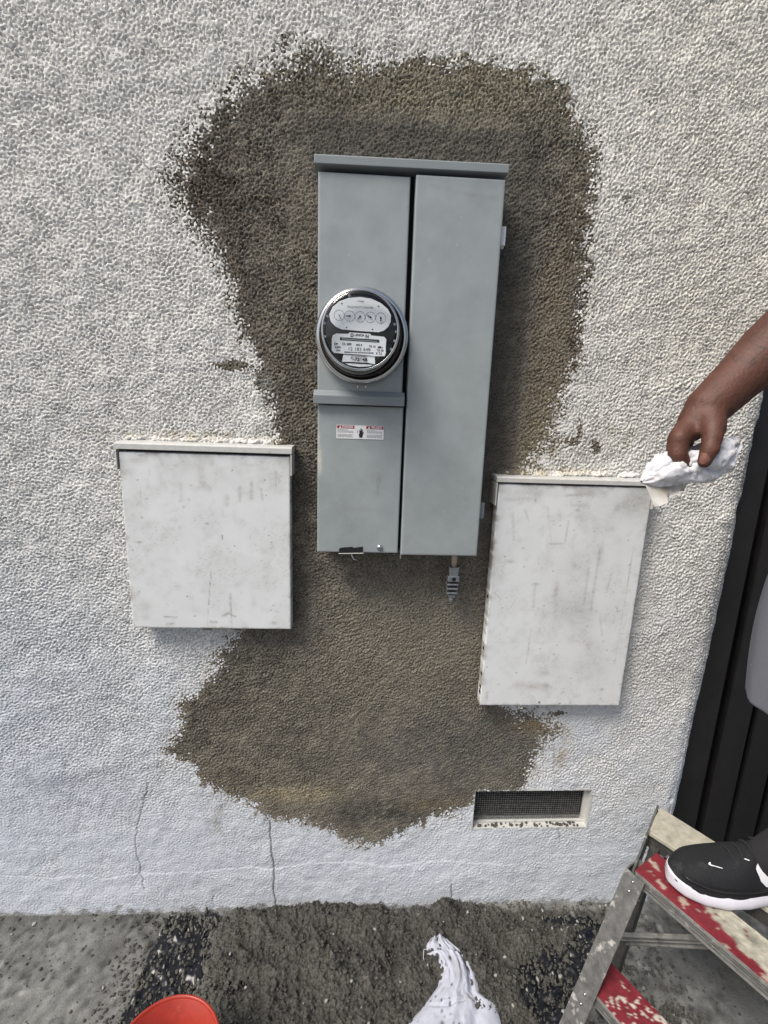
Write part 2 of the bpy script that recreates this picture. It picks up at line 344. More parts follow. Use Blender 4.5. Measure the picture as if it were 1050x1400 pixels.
ridge = smooth01((ridge_z-SZ)/.004)*smooth01((.55-SX)/.1)*.8+smooth01((0.1827+.006*big-SZ)/.003)*smooth01((SX-.55)/.1)*.5
hh = hh+ridge*.0014
sw = smooth01((np.abs(SX+.50)*-1+.45)/.2)*np.exp(-((SZ-0.4877-.02*np.sin(SX*9))/.03)**2)   # swelling scar of an old repair
hh = hh+sw*.0022
er = SX > 0.9526; hh = np.where(er & ~cem, hh+.0012, hh)
for c, r in (((0.9899, 1.4112), .010), ((0.9849, 1.3715), .013), ((0.9765, 1.3385), .009), ((0.9877, 1.2268), .015), ((0.9459, 0.3622), .008), ((0.9937, 1.4290), .016)):
    hh = hh-.009*blob(SX, SZ, c, r, r*1.1)*(1+.3*mid)
# plaster lips along the tops of the two old boxes
lipL = seg(SX, SZ, (-0.5399, 1.3658), (-0.1837, 1.3662), .0055)*(1+.5*rag); lipR = seg(SX, SZ, (0.3427, 1.3073), (0.6834, 1.3126), .006)*(1+.5*rag)
hh = hh+.009*lipL*(SZ > 1.3610)+.010*lipR
# paint and cement colour, with cool dim light painted into the lower wall
wall = np.ones((nr, nc, 3))*np.array((.76, .75, .72))
wall *= (1+.015*big+.012*mid)[..., None]
wall = mixc(wall, (.74, .70, .61), np.clip(.5*smooth01((SX-.25)/.5)*smooth01((SZ-1.3)/.4), 0, 1))
wall = mixc(wall, (.56, .61, .69), .75*low_wall)  # cool sky light painted into the lower wall as a bluer tint
wall = mixc(wall, (.52, .57, .65), .60*blob(SX, SZ, (-0.9505, 0.6425), .55, .50))  # darker, bluer lower left paints the light's falloff into the colour
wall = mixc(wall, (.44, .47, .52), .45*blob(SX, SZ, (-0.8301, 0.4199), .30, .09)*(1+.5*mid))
wall = mixc(wall, (.40, .37, .30), np.clip(.55*smooth01((sd+.05)/.05)+.0, 0, 1)*np.clip(.4+.5*rag, 0, 1)*.6)
for c, rx, rz, a, kk in (((-0.3789, 0.3192), .03, .07, .30, (.40, .38, .33)), ((0.5847, 0.5241), .02, .05, .55, (.36, .29, .18)), ((0.3719, 1.3045), .07, .02, .7, (.50, .43, .28)), ((0.5112, 1.3618), .07, .06, .35, (.45, .43, .38)), ((0.6156, 1.4001), .09, .05, .22, (.50, .46, .36)),
                         ((-0.4103, 1.3764), .16, .012, .55, (.52, .47, .36)), ((0.4980, 1.3186), .10, .008, .5, (.52, .47, .36)), ((0.9838, 1.2268), .02, .3, .25, (.40, .40, .38)), ((-0.6190, 1.4293), .2, .03, .12, (.4, .4, .4)), ((0.9048, 0.2736), .10, .08, .20, (.42, .42, .42)), ((0.9841, 1.3204), .025, .05, .5, (.30, .28, .25))):
    wall = mixc(wall, kk, np.clip(a*blob(SX, SZ, c, rx, rz)*(1+.6*rag), 0, 1))
wall = mixc(wall, (.16, .155, .15), np.clip(crack*1.1, 0, 1))
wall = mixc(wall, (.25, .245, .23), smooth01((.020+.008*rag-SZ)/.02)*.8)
spk = (np.random.RandomState(20).rand(nr, nc) > .99985)
wall[spk & (SZ < .5)] = (.22, .21, .19)
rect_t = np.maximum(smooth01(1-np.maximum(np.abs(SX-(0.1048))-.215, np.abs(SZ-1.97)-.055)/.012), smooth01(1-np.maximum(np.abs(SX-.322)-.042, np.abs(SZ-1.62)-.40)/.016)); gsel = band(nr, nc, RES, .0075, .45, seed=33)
cm = np.ones((nr, nc, 3))*np.array((.185, .166, .134))
cm *= (1+.10*mid+.07*big+.14*np.clip(band(nr, nc, RES, .009, .5, seed=31), -2, 2)*(1-.6*trowel))[..., None]
for c, rx, rz, a, kk in (((-0.3211, 1.9037), .14, .20, .75, (.072, .055, .042)), ((-0.1230, 2.0609), .14, .09, .65, (.095, .080, .056)), ((0.2076, 2.0998), .26, .07, .85, (.235, .205, .14)), ((0.0907, 1.9937), .28, .045, .85, (.100, .092, .075)),
                         ((-0.2679, 1.6619), .07, .25, .45, (.125, .106, .080)), ((0.3453, 1.8674), .05, .16, .9, (.070, .066, .055)), ((0.4385, 1.6124), .045, .2, .8, (.24, .20, .135)), ((0.4592, 1.8730), .03, .13, .6, (.115, .092, .065)), ((0.4246, 1.4118), .06, .10, .8, (.27, .225, .15)), ((0.4892, 1.6937), .02, .12, .6, (.09, .075, .055)),
                         ((0.3402, 1.4605), .035, .2, .6, (.10, .09, .07)), ((0.1025, 0.8559), .24, .16, .7, (.215, .188, .140)), ((0.2761, 0.5493), .28, .11, .75, (.105, .098, .082)), ((0.0804, 0.3367), .14, .05, .9, (.060, .056, .046)), ((-0.1658, 0.4004), .11, .025, .85, (.30, .25, .155)), ((-0.3632, 0.4613), .10, .045, .45, (.15, .125, .085)),
                         ((-0.1573, 1.4773), .05, .2, .6, (.115, .096, .072)), ((0.5163, 0.6173), .07, .02, .7, (.20, .15, .075)), ((-0.2219, 1.4913), .02, .03, .9, (.24, .23, .20)), ((0.2253, 0.3592), .08, .02, .5, (.17, .13, .08)), ((-0.3544, 0.6849), .10, .06, .5, (.10, .084, .062))):
    cm = mixc(cm, np.array(kk)*np.array((1.10, 1.12, 1.2)), np.clip(a*blob(SX, SZ, c, rx, rz)*(1+.35*rag+.40*np.clip(gsel, -1.6, 1.6)), 0, 1))
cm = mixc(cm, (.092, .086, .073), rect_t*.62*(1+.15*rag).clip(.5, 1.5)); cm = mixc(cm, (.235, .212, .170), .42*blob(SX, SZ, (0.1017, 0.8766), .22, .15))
grit = band(nr, nc, RES, .0052, .3, seed=30)
cm *= (1+.26*np.clip(grit, -2, 2)*(1-.4*trowel))[..., None]*np.array((1.0, .995, .98))
edge_w = np.exp(-np.clip(m, 0, 1)/.006)                 # thin coat: pale paint grins through
cm = mixc(cm, (.30, .26, .19), edge_w*np.clip(.25+.5*rag, 0, .6))
# bend the sheet round the corner
R_ = .075; a_ = np.clip((SX-(EDGE-R_))/R_, 0, math.pi/2); over = np.clip(SX-(EDGE-R_)-R_*math.pi/2, 0, 1)
WX = np.where(SX < EDGE-R_, SX, EDGE-R_+R_*np.sin(a_)); WY = R_*(1-np.cos(a_))+over
NXn = np.sin(a_); NYn = -np.cos(a_)
slope_fix = (1.35-SZ)*-.020*smooth01((SX-.85)/.14)      # the corner is a little out of plumb
P = np.stack([WX+hh*NXn+slope_fix*0.9, WY+hh*NYn, SZ], -1)
# vent opening
VX0, VX1, VZ0, VZ1 = 0.3483, 0.6880, 0.2747, 0.4021
fx = (SX[:-1, :-1]+RES/2); fz = (SZ[:-1, :-1]+RES/2)
hole = (fx > VX0) & (fx < VX1) & (fz > VZ0) & (fz < VZ1)
fc = cem[:-1, :-1] & cem[1:, 1:] | cem[:-1, 1:] & cem[1:, :-1]
wallT = thing('stucco_wall', 'white rough stucco wall with a big damp brown cement patch around the grey meter panel', 'wall', (0, 0, 0))
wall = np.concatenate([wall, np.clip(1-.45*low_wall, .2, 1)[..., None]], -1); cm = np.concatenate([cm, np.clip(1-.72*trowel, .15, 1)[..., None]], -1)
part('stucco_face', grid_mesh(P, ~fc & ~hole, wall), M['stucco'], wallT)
part('cement_patch', grid_mesh(P, fc & ~hole, cm), M['cement'], wallT, label='damp brown freshly trowelled cement patch with ragged edges')
del P, wall, cm
bm = bmesh.new()
add_box(bm, -4.5, -1.0690, .0, .25, -.1, 3.1); add_box(bm, -1.0690, EDGE-.002, .0, .25, 2.333, 3.1); add_box(bm, -1.0690, EDGE-.04, .10, .25, -.1, 2.333)
part('plaster_wall', bm_mesh(bm), M['plaster'], wallT)

# ---------------------------------------------------------------- vent in the foot of the wall
vt = thing('wall_vent', 'rectangular crawl space vent with wire mesh low in the stucco wall', 'vent', ((VX0+VX1)/2, 0, VZ0))
d = .034
bm = bmesh.new(); add_box(bm, VX0-.004, VX0+.0005, .0, d+.05, VZ0-.004, VZ1+.004); add_box(bm, VX1-.0005, VX1+.004, .0, d+.05, VZ0-.004, VZ1+.004)
add_box(bm, VX0, VX1, .0, d+.05, VZ1-.0005, VZ1+.004); add_box(bm, VX0-.001, VX1+.001, .001, d+.049, VZ0-.004, VZ0+.0005)
part('reveal', bm_mesh(bm), M['whitep'], vt)
part('dark_cavity', box(VX0-.01, VX1+.01, d+.012, d+.018, VZ0-.01, VZ1+.01, 0), M['void'], vt)
bm = bmesh.new(); w = .010
add_prism(bm, [(VX1-.012, .020, VZ0), (VX1+.0, .020, VZ0), (VX1+.0, .020, VZ1), (VX1-.010, .020, VZ1)], (0, .004, 0))
add_prism(bm, [(VX0+.0, .018, VZ0+.0), (VX1-.0, .018, VZ0+.0), (VX1-.0, .018, VZ0+.007), (VX0+.0, .018, VZ0+.006)], (0, .008, 0))
part('frame', bm_mesh(bm), M['whitep'], vt)
bm = bmesh.new(); rr = random.Random(3)
nx = 46; nz = 17
for i in range(nx+1):
    x = VX0+.003+(VX1-.022-VX0)*i/nx; j = rr.uniform(-.0004, .0004)
    add_tube(bm, [(x+j, .024, VZ0+.008), (x-j, .024+rr.uniform(-.001, .001), (VZ0+VZ1)/2), (x, .024, VZ1)], .00065, 4, False)
for i in range(nz+1):
    z = VZ0+.012+(VZ1-VZ0-.014)*i/nz
    add_tube(bm, [(VX0, .0255, z), ((VX0+VX1)/2, .0255+rr.uniform(-.001, .001), z+rr.uniform(-.0006, .0006)), (VX1-.015, .0255, z)], .00085, 4, False)
part('wire_mesh', bm_mesh(bm), M['screen'], vt, stuff=True)
bm = bmesh.new()
for i in range(80):
    r = rr.uniform(.0012, .0055); x = rr.uniform(VX0+.004, VX1-.02); c = Vector((x, rr.uniform(.004, .017), VZ0+r*.5))
    g = bmesh.ops.create_icosphere(bm, subdivisions=1, radius=r, matrix=Matrix.Translation(c))
    for v in g['verts']: v.co = c+(v.co-c)*rr.uniform(.6, 1.3)
part('cement_crumbs', bm_mesh(bm), M['crumb'], vt, stuff=True)

# ================================================================ GROUND
gres = .006
gx = np.arange(-1.3, 1.62, gres); gy = np.arange(-.95, .06, gres); GX, GY = np.meshgrid(gx, gy); r0, c0 = GX.shape
b1 = low(r0, c0, gres, .2, 41); b2 = low(r0, c0, gres, .03, 42); b3 = band(r0, c0, gres, .015, .4, seed=43)
GH = .0012*b1+.0006*b2+.0006*b3
g_col = np.ones((r0, c0, 3))*np.array((.150, .152, .145))*(1+.18*b2+.12*b1)[..., None]
rs = np.random.RandomState(44)
for i in range(300):                                    # dark wet spots and dried splashes
    x, y = rs.uniform(-1.2, 1.5), rs.uniform(-.6, 0); a = rs.uniform(.003, .010)*(1 if rs.rand() < .9 else 1.8)
    g_col = mixc(g_col, (.05, .05, .048) if rs.rand() < .7 else (.3, .3, .29), np.clip(1.6*blob(GX, GY, (x, y), a, a*rs.uniform(.6, 1.8))-.3, 0, .8))
    if rs.rand() < .5: GH -= .0015*blob(GX, GY, (x, y), a, a)
for c, rx, ry, a in (((-0.9857, 0.0039), .25, .05, .5), ((1.0294, -0.1940), .05, .12, .55), ((0.9870, -0.1398), .08, .05, .5), ((-0.6445, -0.0990), .05, .03, .5), ((-0.7116, -0.1645), .008, .018, 1.)):
    g_col = mixc(g_col, (.075, .074, .068), np.clip(a*blob(GX, GY, c, rx, ry)*(1+.5*b2), 0, .9))
for i in range(160):
    x, y = rs.uniform(-1.25, -.42), rs.uniform(-.6, 0); a = rs.uniform(.002, .0055)
    g_col = mixc(g_col, (.055, .054, .05), np.clip(1.8*blob(GX, GY, (x, y), a, a*rs.uniform(.8, 2.6))-.3, 0, .85))
far = bpy.data.meshes.new('m'); bm = bmesh.new()
for x0, x1, y0, y1 in ((-60, -1.3+.002, -60, .25), (1.615, 60, -60, 60), (-1.3+.002, 1.615, -60, -.948), (-1.3, 1.615, .05, 60), (-60, -1.3, .25, 60)):
    f = bm.faces.new([bm.verts.new(p) for p in ((x0, y0, -.004), (x1, y0, -.004), (x1, y1, -.004), (x0, y1, -.004))])
bm.to_mesh(far); bm.free()
fa = link('ground', far, mat('far_concrete', (.150, .152, .145), .85, noise=.25, nscale=12, bump=.001, bscale=200)); fa['kind'] = 'structure'
gd = link('concrete_paving', grid_mesh(np.stack([GX, GY, GH], -1), None, g_col), M['concrete']); gd['kind'] = 'structure'

# black plastic sheet under the droppings
pres = .004
px_ = np.arange(-.80, 1.0, pres); py_ = np.arange(-.62, -.004, pres); PX, PY = np.meshgrid(px_, py_); r1, c1 = PX.shape
pl_poly = [(-0.5184, -0.0149), (-0.5374, -0.1017), (-0.5404, -0.2003), (-0.5425, -0.2691), (-.62, -.60), (.72, -.60), (0.5622, -0.2898), (0.6742, -0.1847), (0.7433, -0.1152), (0.7501, -0.0524)]
w1 = low(r1, c1, pres, .08, 51); w2 = low(r1, c1, pres, .03, 52)
ps = sdf_poly(PX, PY, pl_poly)+.004*w2
PH = .0060+.0022*w1+.0012*np.abs(w2)+.003*np.clip(band(r1, c1, pres, .05, .4, seed=53), 0, 2)
sheet = link('plastic_sheet', grid_mesh(np.stack([PX, PY, PH], -1), (ps > 0)[:-1, :-1]), M['plastic'])
tag(sheet, 'crumpled black plastic sheet on the paving, mostly buried under wet mortar', 'plastic sheet')

# mortar droppings piled along the wall
qres = .003
qx = np.arange(-.62, .90, qres); qy = np.arange(-.62, -.001, qres); QX, QY = np.meshgrid(qx, qy); r2, c2 = QX.shape
pile_poly = [(-0.3811, -0.0017), (-0.2975, 0.0027), (-0.1698, 0.0062), (-.0, -.0), (.5, -.0), (0.3776, -0.0018), (0.7694, -0.0149), (0.6799, -0.1321), (0.4731, -0.1794), (0.4810, -0.2874), (.42, -.62), (-.40, -.62), (-0.3931, -0.1567), (-0.4321, -0.0862)]
q = sdf_poly(QX, QY, pile_poly)
l1 = low(r2, c2, qres, .12, 61); l2 = low(r2, c2, qres, .035, 62); l3 = band(r2, c2, qres, .010, .35, seed=63); l4 = band(r2, c2, qres, .020, .4, seed=64); l5 = band(r2, c2, qres, .0062, .3, seed=67)
mh = .030*smooth01((q+.02)/.09)-.001+.0050*l1+.0032*l2+.0016*l3+.0018*l4+.0016*l5
mh += .030*blob(QX, QY, (0.2927, -0.0042), .045, .05)+.018*blob(QX, QY, (-0.0833, 0.0042), .16, .05)+.014*np.exp(-((QY)/.035)**2)*smooth01(q/.05)
mh += .010*blob(QX, QY, (-0.0507, -0.1657), .09, .05)
# thin places where the plastic shows
for c, rx, ry, a in (((-0.3821, -0.0341), .05, .02, .030), ((-0.4308, -0.0899), .06, .03, .022), ((-0.4497, -0.1552), .05, .05, .030), ((-0.2717, -0.1921), .06, .02, .018), ((0.6460, -0.0582), .07, .012, .045), ((0.5289, -0.2137), .07, .05, .034), ((0.4024, -0.2781), .05, .03, .012), ((0.6639, -0.1132), .04, .04, .022)):
    mh -= a*blob(QX, QY, c, rx, ry)*(1+.35*l2)
# loose scatter of lumps beyond the pile
sc_poly = [(-0.5153, -0.0069), (-0.5436, -0.1528), (-0.5221, -0.2588), (-.50, -.60), (.72, -.60), (0.5622, -0.2898), (0.7149, -0.1686), (0.7852, -0.0195)]
qs = sdf_poly(QX, QY, sc_poly)
mh = np.maximum(mh, np.where(qs > 0, .009+.0060*(l4+.7*l2+.6*l3)-.006, -.02))
mk = mh > .0105
mcol = np.ones((r2, c2, 3))*np.array((.062, .061, .053))*(1+.14*l2+.12*np.clip(l3, -1.5, 1.5)+.10*l1)[..., None]
mcol = mixc(mcol, (.20, .195, .175), np.clip(smooth01((-.030-QY*-1)/.01*-1)*0+.75*np.exp(-((QY+.012)/.018)**2)*smooth01((QX-.38)/.06)*(1+.5*l2), 0, 1))
mcol = mixc(mcol, (.15, .147, .13), np.clip(.5*smooth01((-.30-QX)/.1), 0, 1))
# the mortar keeps at least its own bed under it
mo = link('mortar_droppings', grid_mesh(np.stack([QX, QY, np.maximum(mh, .006)], -1), mk[:-1, :-1] | mk[1:, 1:], mcol), M['mortar']); mo['kind'] = 'stuff'
tag(mo, 'bed of dark wet mortar droppings heaped along the foot of the wall', 'mortar')
# crumbs
def crumbs(name, n, region, rmin, rmax, m, label, cat, seed, hfun):
    rr = random.Random(seed); ico = bmesh.new(); bmesh.ops.create_icosphere(ico, subdivisions=1, radius=1)
    V = np.array([v.co[:] for v in ico.verts]); F = np.array([[v.index for v in f.verts] for f in ico.faces]); ico.free()
    vs, fs = [], []
    rs = np.random.RandomState(seed)
    k = 0
    while k < n:
        x, y = region(rr); z = hfun(x, y)
        if z is None: continue
        r = rmin+(rmax-rmin)*rr.random()**3
        q = V*rs.uniform(.7, 1.3, (len(V), 1))*np.array((rr.uniform(.7, 1.3), rr.uniform(.7, 1.3), rr.uniform(.5, .9)))*r
        a = rr.uniform(0, 6.3); c, s = math.cos(a), math.sin(a); q[:, :2] = q[:, :2] @ np.array([[c, s], [-s, c]])
        vs.append(q+np.array((x, y, z+r*.35))); fs.append(F+k*len(V)); k += 1
    me = bpy.data.meshes.new('m'); me.from_pydata(np.concatenate(vs).tolist(), [], np.concatenate(fs).tolist())
    o = link(name, me, m); o['kind'] = 'stuff'; tag(o, label, cat); return o
def hh_at(x, y):
    i = int((y-qy[0])/qres); j = int((x-qx[0])/qres)
    if 0 <= i < r2 and 0 <= j < c2 and mh[i, j] > .0105: return mh[i, j]
    if sdf1(x, y) : return .008
    return .001
def sdf1(x, y): 
    i = int((y-py_[0])/pres); j = int((x-px_[0])/pres)
    return 0 <= i < r1 and 0 <= j < c1 and ps[i, j] > 0
crumbs('mortar_crumbs', 9500, lambda r: (r.uniform(-.62, .88), -.62*r.random()**1.0-.004), .0011, .0052, M['crumb'], 'small lumps of wet mortar scattered over the mortar bed and black plastic', 'mortar crumbs', 71, hh_at)
crumbs('grit', 900, lambda r: (r.choice((r.uniform(-1.15, -.45), r.gauss(.95, .2))), -.45*r.random()**1.4-.003), .0008, .0042, M['crumb'], 'dark grit sprinkled on the bare concrete on both sides', 'grit', 72, lambda x, y: .001)
crumbs('plaster_chips', 190, lambda r: (r.choice((r.uniform(-1.0, .5), r.gauss(.68, .08), r.gauss(.62, .1))), -.34*r.random()-.008), .0012, .0058, M['chip'], 'pale chips of old plaster scattered among the dark mortar', 'plaster chips', 73, hh_at)
# curb of broken concrete below the wall, left: a thin dark joint
# ================================================================ METAL BOXES
def plate(x0, x1, z0, z1, yf, depth, b, res, tint):
    """folded sheet-metal cover: front face, rolled edge, sides; tint(X, Z) gives the enamel with its own scuffs"""
    def ax(a, c):
        i = np.linspace(a+b, c-b, max(3, int((c-a-2*b)/res)+1))
        co = np.concatenate([[a, a, a+.3*b], i, [c-.3*b, c, c]]); de = np.concatenate([[depth, b, .3*b], i*0, [.3*b, b, depth]])
        return co, de
    xs, dx = ax(x0, x1); zs, dz = ax(z0, z1); X, Z = np.meshgrid(xs, zs); DX, DZ = np.meshgrid(dx, dz)
    Y = yf+np.maximum(DX, DZ)
    Y[1:-1, 1:-1] += .0004*np.sin((X[1:-1, 1:-1]-x0)*9)*np.sin((Z[1:-1, 1:-1]-z0)*6)
    return grid_mesh(np.stack([X, Y, Z], -1), None, tint(X, Z))
def marks(X, Z, base, lst, seed=0):
    rs = np.random.RandomState(seed)
    c = np.ones(X.shape+(3,))*np.array(base); nz = np.sin(X*731+np.sin(Z*517)*2)*np.sin(Z*903+np.sin(X*611)*2)
    for kind, a, b_, w, s, k in lst:
        if kind == 'l' and w > .0012: w *= 1.5; s *= .85
        if kind == 'l': c = mixc(c, k, np.clip(s*seg(X, Z, a, b_, w)*(.8+.5*nz), 0, 1))
        else: c = mixc(c, k, np.clip(s*blob(X, Z, a, b_, w)*(.85+.4*nz), 0, 1))
    if base[0] > .5:
        x0, x1, z0, z1 = X.min(), X.max(), Z.min(), Z.max(); ed = np.minimum(np.minimum(X-x0, x1-X), np.minimum(Z-z0, z1-Z)); lo = low(X.shape[0], X.shape[1], .0025, .03, seed+60); lb = low(X.shape[0], X.shape[1], .0025, .09, seed+70)
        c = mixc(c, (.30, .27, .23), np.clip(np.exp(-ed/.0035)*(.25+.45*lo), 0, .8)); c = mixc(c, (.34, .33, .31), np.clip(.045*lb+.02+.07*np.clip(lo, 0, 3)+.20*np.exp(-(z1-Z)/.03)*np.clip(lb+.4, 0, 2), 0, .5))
        wv = band(X.shape[0], X.shape[1], .0025, .007, .5, 2.4, math.radians(3), seed+80); c = mixc(c, (.36, .34, .31), np.clip((wv-1.0)*.22*np.clip(lb+.5, 0, 1.8), 0, .45))
        sp = np.random.RandomState(seed+90).rand(*X.shape) > .9993; c[sp] = (.18, .17, .16)
    else:
        lo = low(X.shape[0], X.shape[1], .003, .12, seed+61); l2_ = low(X.shape[0], X.shape[1], .003, .02, seed+62)
        c = c*(1+.035*lo+.012*l2_)[..., None]; sp = np.random.RandomState(seed+91).rand(*X.shape) > .9994; c[sp] = (.42, .42, .39)
    return c

# ---- grey meter-main panel
GB = (.305, .338, .346)
ep = thing('electrical_panel', 'tall grey steel electrical panel with a round meter, in the middle of the cement patch', 'electrical panel', (.092, 0, 1.124))
part('enclosure', box(-.089, .272, -.060, .03, 1.132, 1.915, .002), M['void'], ep)  # near-black colour stands in for the shade in the gaps between covers
bm = bmesh.new()
add_prism(bm, [(-.1, .02, 1.9085), (-.1, -.093, 1.9110), (-.1, -.093, 1.926), (-.1, -.088, 1.929), (-.1, .02, 1.934)], (.381, 0, .003), bev=.0012)
part('rain_hood', bm_mesh(bm), M['greyp'], ep)
G1 = (.20, .20, .19); G2 = (.40, .42, .43)
part('meter_cover', plate(-.093, .0885, 1.4855, 1.9015, -.084, .030, .0022, .003,
     lambda X, Z: marks(X, Z, GB, [('b', (-.062, 1.80), .014, .018, .25, G1), ('b', (-.05, 1.815), .02, .01, .2, G2), ('l', (-.035, 1.885), (-.025, 1.888), .0015, .3, G1), ('l', (.083, 1.84), (.084, 1.87), .0012, .3, G1), ('b', (.06, 1.78), .03, .03, .1, G2)])), M['grey'], ep)
dm = [('b', (-0.0877, 1.3397), .0045, .022, 1.3, (.52, .52, .44)), ('b', (-0.0895, 1.3843), .002, .014, .9, (.52, .52, .44)), ('b', (-0.0860, 1.3204), .003, .012, 1, (.52, .52, .44)), ('l', (0.0436, 1.3108), (0.0416, 1.2661), .0022, .45, G1), ('l', (0.0513, 1.3241), (0.0474, 1.2912), .0012, .4, G1),
      ('b', (0.0031, 1.2283), .03, .006, .22, G1), ('b', (0.0126, 1.3810), .012, .003, .3, G1), ('b', (0.0132, 1.3554), .05, .02, .08, G2), ('l', (-0.0333, 1.2393), (-0.0244, 1.1971), .0010, .2, G1)]
part('lower_cover', plate(-.0925, .0925, 1.1275, 1.4575, -.084, .030, .002, .0025, lambda X, Z: marks(X, Z, GB, dm)), M['grey'], ep)
rdm = [('b', (.23, 1.88), .05, .006, .25, G2), ('b', (.18, 1.86), .09, .02, .10, G2), ('l', (.13, 1.885), (.26, 1.868), .003, .22, G1), ('b', (.125, 1.30), .003, .003, .5, G1), ('b', (.25, 1.5), .02, .2, .10, G2), ('b', (.20, 1.17), .05, .02, .1, G2)]
part('breaker_door', plate(.0990, .2775, 1.1245, 1.9045, -.088, .035, .0024, .003, lambda X, Z: marks(X, Z, GB, rdm)), M['grey'], ep)
bm = bmesh.new(); add_prism(bm, [(-.1005, -.080, 1.4590), (-.1005, -.098, 1.4590), (-.1005, -.099, 1.477), (-.1005, -.0855, 1.4885), (-.1005, -.080, 1.4885)], (.1935, 0, 0), bev=.0012)
part('drip_ledge', bm_mesh(bm), M['greyp'], ep)
for z in (1.808, 1.231):
    bm = bmesh.new(); add_box(bm, .2775, .2900, -.074, -.066, z-.018, z+.018, .001); add_tube(bm, [(.2865, -.066, z-.022), (.2815, -.066, z+.016)], .0028, 8)
    hg = part('hinge', bm_mesh(bm), M['logo'] if z > 1.5 else M['greyp'], ep)
bm = bmesh.new(); add_prism(bm, [(x, -.0855, z) for x, z in ((-0.0369, 1.1391), (-0.0118, 1.1413), (-0.0101, 1.1387), (0.0117, 1.1421), (0.0120, 1.1294), (-0.0149, 1.1281), (-0.0367, 1.1263), (-0.0426, 1.1293), (-0.0430, 1.1363))], (0, .003, 0), bev=.0004)
part('latch_slot', bm_mesh(bm), M['black'], ep)
lt = part('latch_rim', tube([((-0.0434, 1.1250)[0], -.0862, (-0.0434, 1.1250)[1]), ((0.0137, 1.1268)[0], -.0862, (0.0137, 1.1268)[1])], .0010, 6), M['whitep'], ep)
part('padlock_hasp', tube([(-.012, -.074, 1.128), (-.013, -.078, 1.118), (-.008, -.080, 1.110), (.000, -.080, 1.108)], .0016, 8), M['steel'], ep, True)
sc = part('screw', lathe([(0, .0055), (.0035, .0052), (.0062, .0034), (.0072, 0)], (.0505, -.0838, 1.1405), 24), M['steel'], ep, True)
part('screw_slot', box(.046, .055, -.0905, -.0892, 1.1398, 1.1412, 0), M['ink'], sc)
part('bottom_tab', box(.0985, .1015, -.078, -.074, 1.112, 1.1235, .0005), M['steel'], ep)

# warning sticker: flat print
def rect(bm, x0, x1, z0, z1, y):
    bm.faces.new([bm.verts.new(p) for p in ((x0, y, z0), (x1, y, z0), (x1, y, z1), (x0, y, z1))])
st = part('warning_sticker', box(-.0515, .0515, -.0846, -.0838, 1.3865, 1.4155, .0003, 1), M['sticker'], ep, label='small white and red danger sticker with a hand symbol')
for xa, xb in ((-.0505, -.0125), (.0130, .0505)):
    bm = bmesh.new(); rect(bm, xa, xb, 1.4085, 1.4150, -.0848); part('red_header', bm_mesh(bm), M['red'], st)
for s, x in (('DANGER', -.0275), ('PELIGRO', .0360)):
    part('print', text_mesh(s, .0062, (x, 1.4117), -.0851, .00012, sx=.95), M['logo'], st)
for x in (-.0435, .0190):
    bm = bmesh.new(); bm.faces.new([bm.verts.new(p) for p in ((x-.0026, -.0851, 1.4093), (x+.0026, -.0851, 1.4093), (x, -.0851, 1.4143))])
    part('warning_triangle', bm_mesh(bm), M['logo'], st)
bm = bmesh.new(); rr = random.Random(5)
for x0, x1 in ((-.0495, -.0145), (.0145, .0495)):
    for i, z in enumerate((1.4055, 1.4030, 1.4005, 1.3955, 1.3930, 1.3905)):
        x = x0
        while x < x1-.003:
            w = rr.uniform(.002, .006); 
            if not (i == 0 and x > x0+.018): rect(bm, x, min(x+w, x1), z-.0005, z+.0006, -.0848)
            x += w+.0009
part('fine_print', bm_mesh(bm), M['inkgrey'], st, stuff=True)
hd = [(-.003, 1.3895), (.003, 1.3895), (.0045, 1.3960), (.0062, 1.4015), (.0050, 1.4025), (.0038, 1.3995), (.0038, 1.4075), (.0022, 1.4080), (.0018, 1.4030), (.0008, 1.4098), (-.0008, 1.4095), (-.0008, 1.4030), (-.0022, 1.4070), (-.0034, 1.4060), (-.0030, 1.3990), (-.0045, 1.3960)]
bm = bmesh.new(); bm.faces.new([bm.verts.new((x+.0015, -.0849, z)) for x, z in hd]); 
bm.faces.new([bm.verts.new((x, -.0849, z)) for x, z in ((-.0085, 1.4080), (-.0045, 1.4035), (-.0060, 1.4025), (-.0040, 1.3985), (-.0062, 1.4005), (-.0070, 1.4030), (-.0055, 1.4040))])
part('hand_symbol', bm_mesh(bm), M['ink'], st)

# ---- meter
MC = (-.0005, -.084, 1.5975)
me_ = thing('electricity_meter', 'round glass electricity meter with five dials plugged into the grey panel', 'electricity meter', MC)
part('sealing_ring', lathe([(.070, .002), (.0935, .002), (.0955, .006), (.0955, .014), (.0930, .019), (.0880, .0215), (.0850, .020), (.0835, .014), (.0835, .010)], MC, 96), M['steel'], me_, True)
part('meter_base', lathe([(0, .012), (.0835, .012), (.083, .020), (.079, .024), (.076, .022), (0, .022)], MC, 64), M['darkmetal'], me_, True)
GC = (-.0040, -.084, 1.5960)
part('glass_cover', lathe([(.0800, .022), (.0785, .040), (.0755, .070), (.0735, .094), (.0725, .101), (.0700, .1045), (.0640, .1065), (.045, .109), (.022, .1102), (0, .1106)], GC, 96), M['glass'], me_, True)
part('cover_band', lathe([(.0800, .022), (.0812, .024), (.0800, .040), (.0790, .041), (.0780, .0400), (.0792, .024)], GC, 96), M['darkmetal'], me_, True)
part('glass_rim', lathe([(.0727, .0955), (.0742, .0975), (.0742, .1000), (.0725, .1035), (.0700, .1050), (.0696, .1030), (.0710, .0985)], GC, 96), M['steel'], me_, True)
part('register_housing', lathe([(.064, .024), (.0660, .055), (.0665, .072), (.0640, .0740), (0, .0740)], GC, 64), M['black'], me_, True)
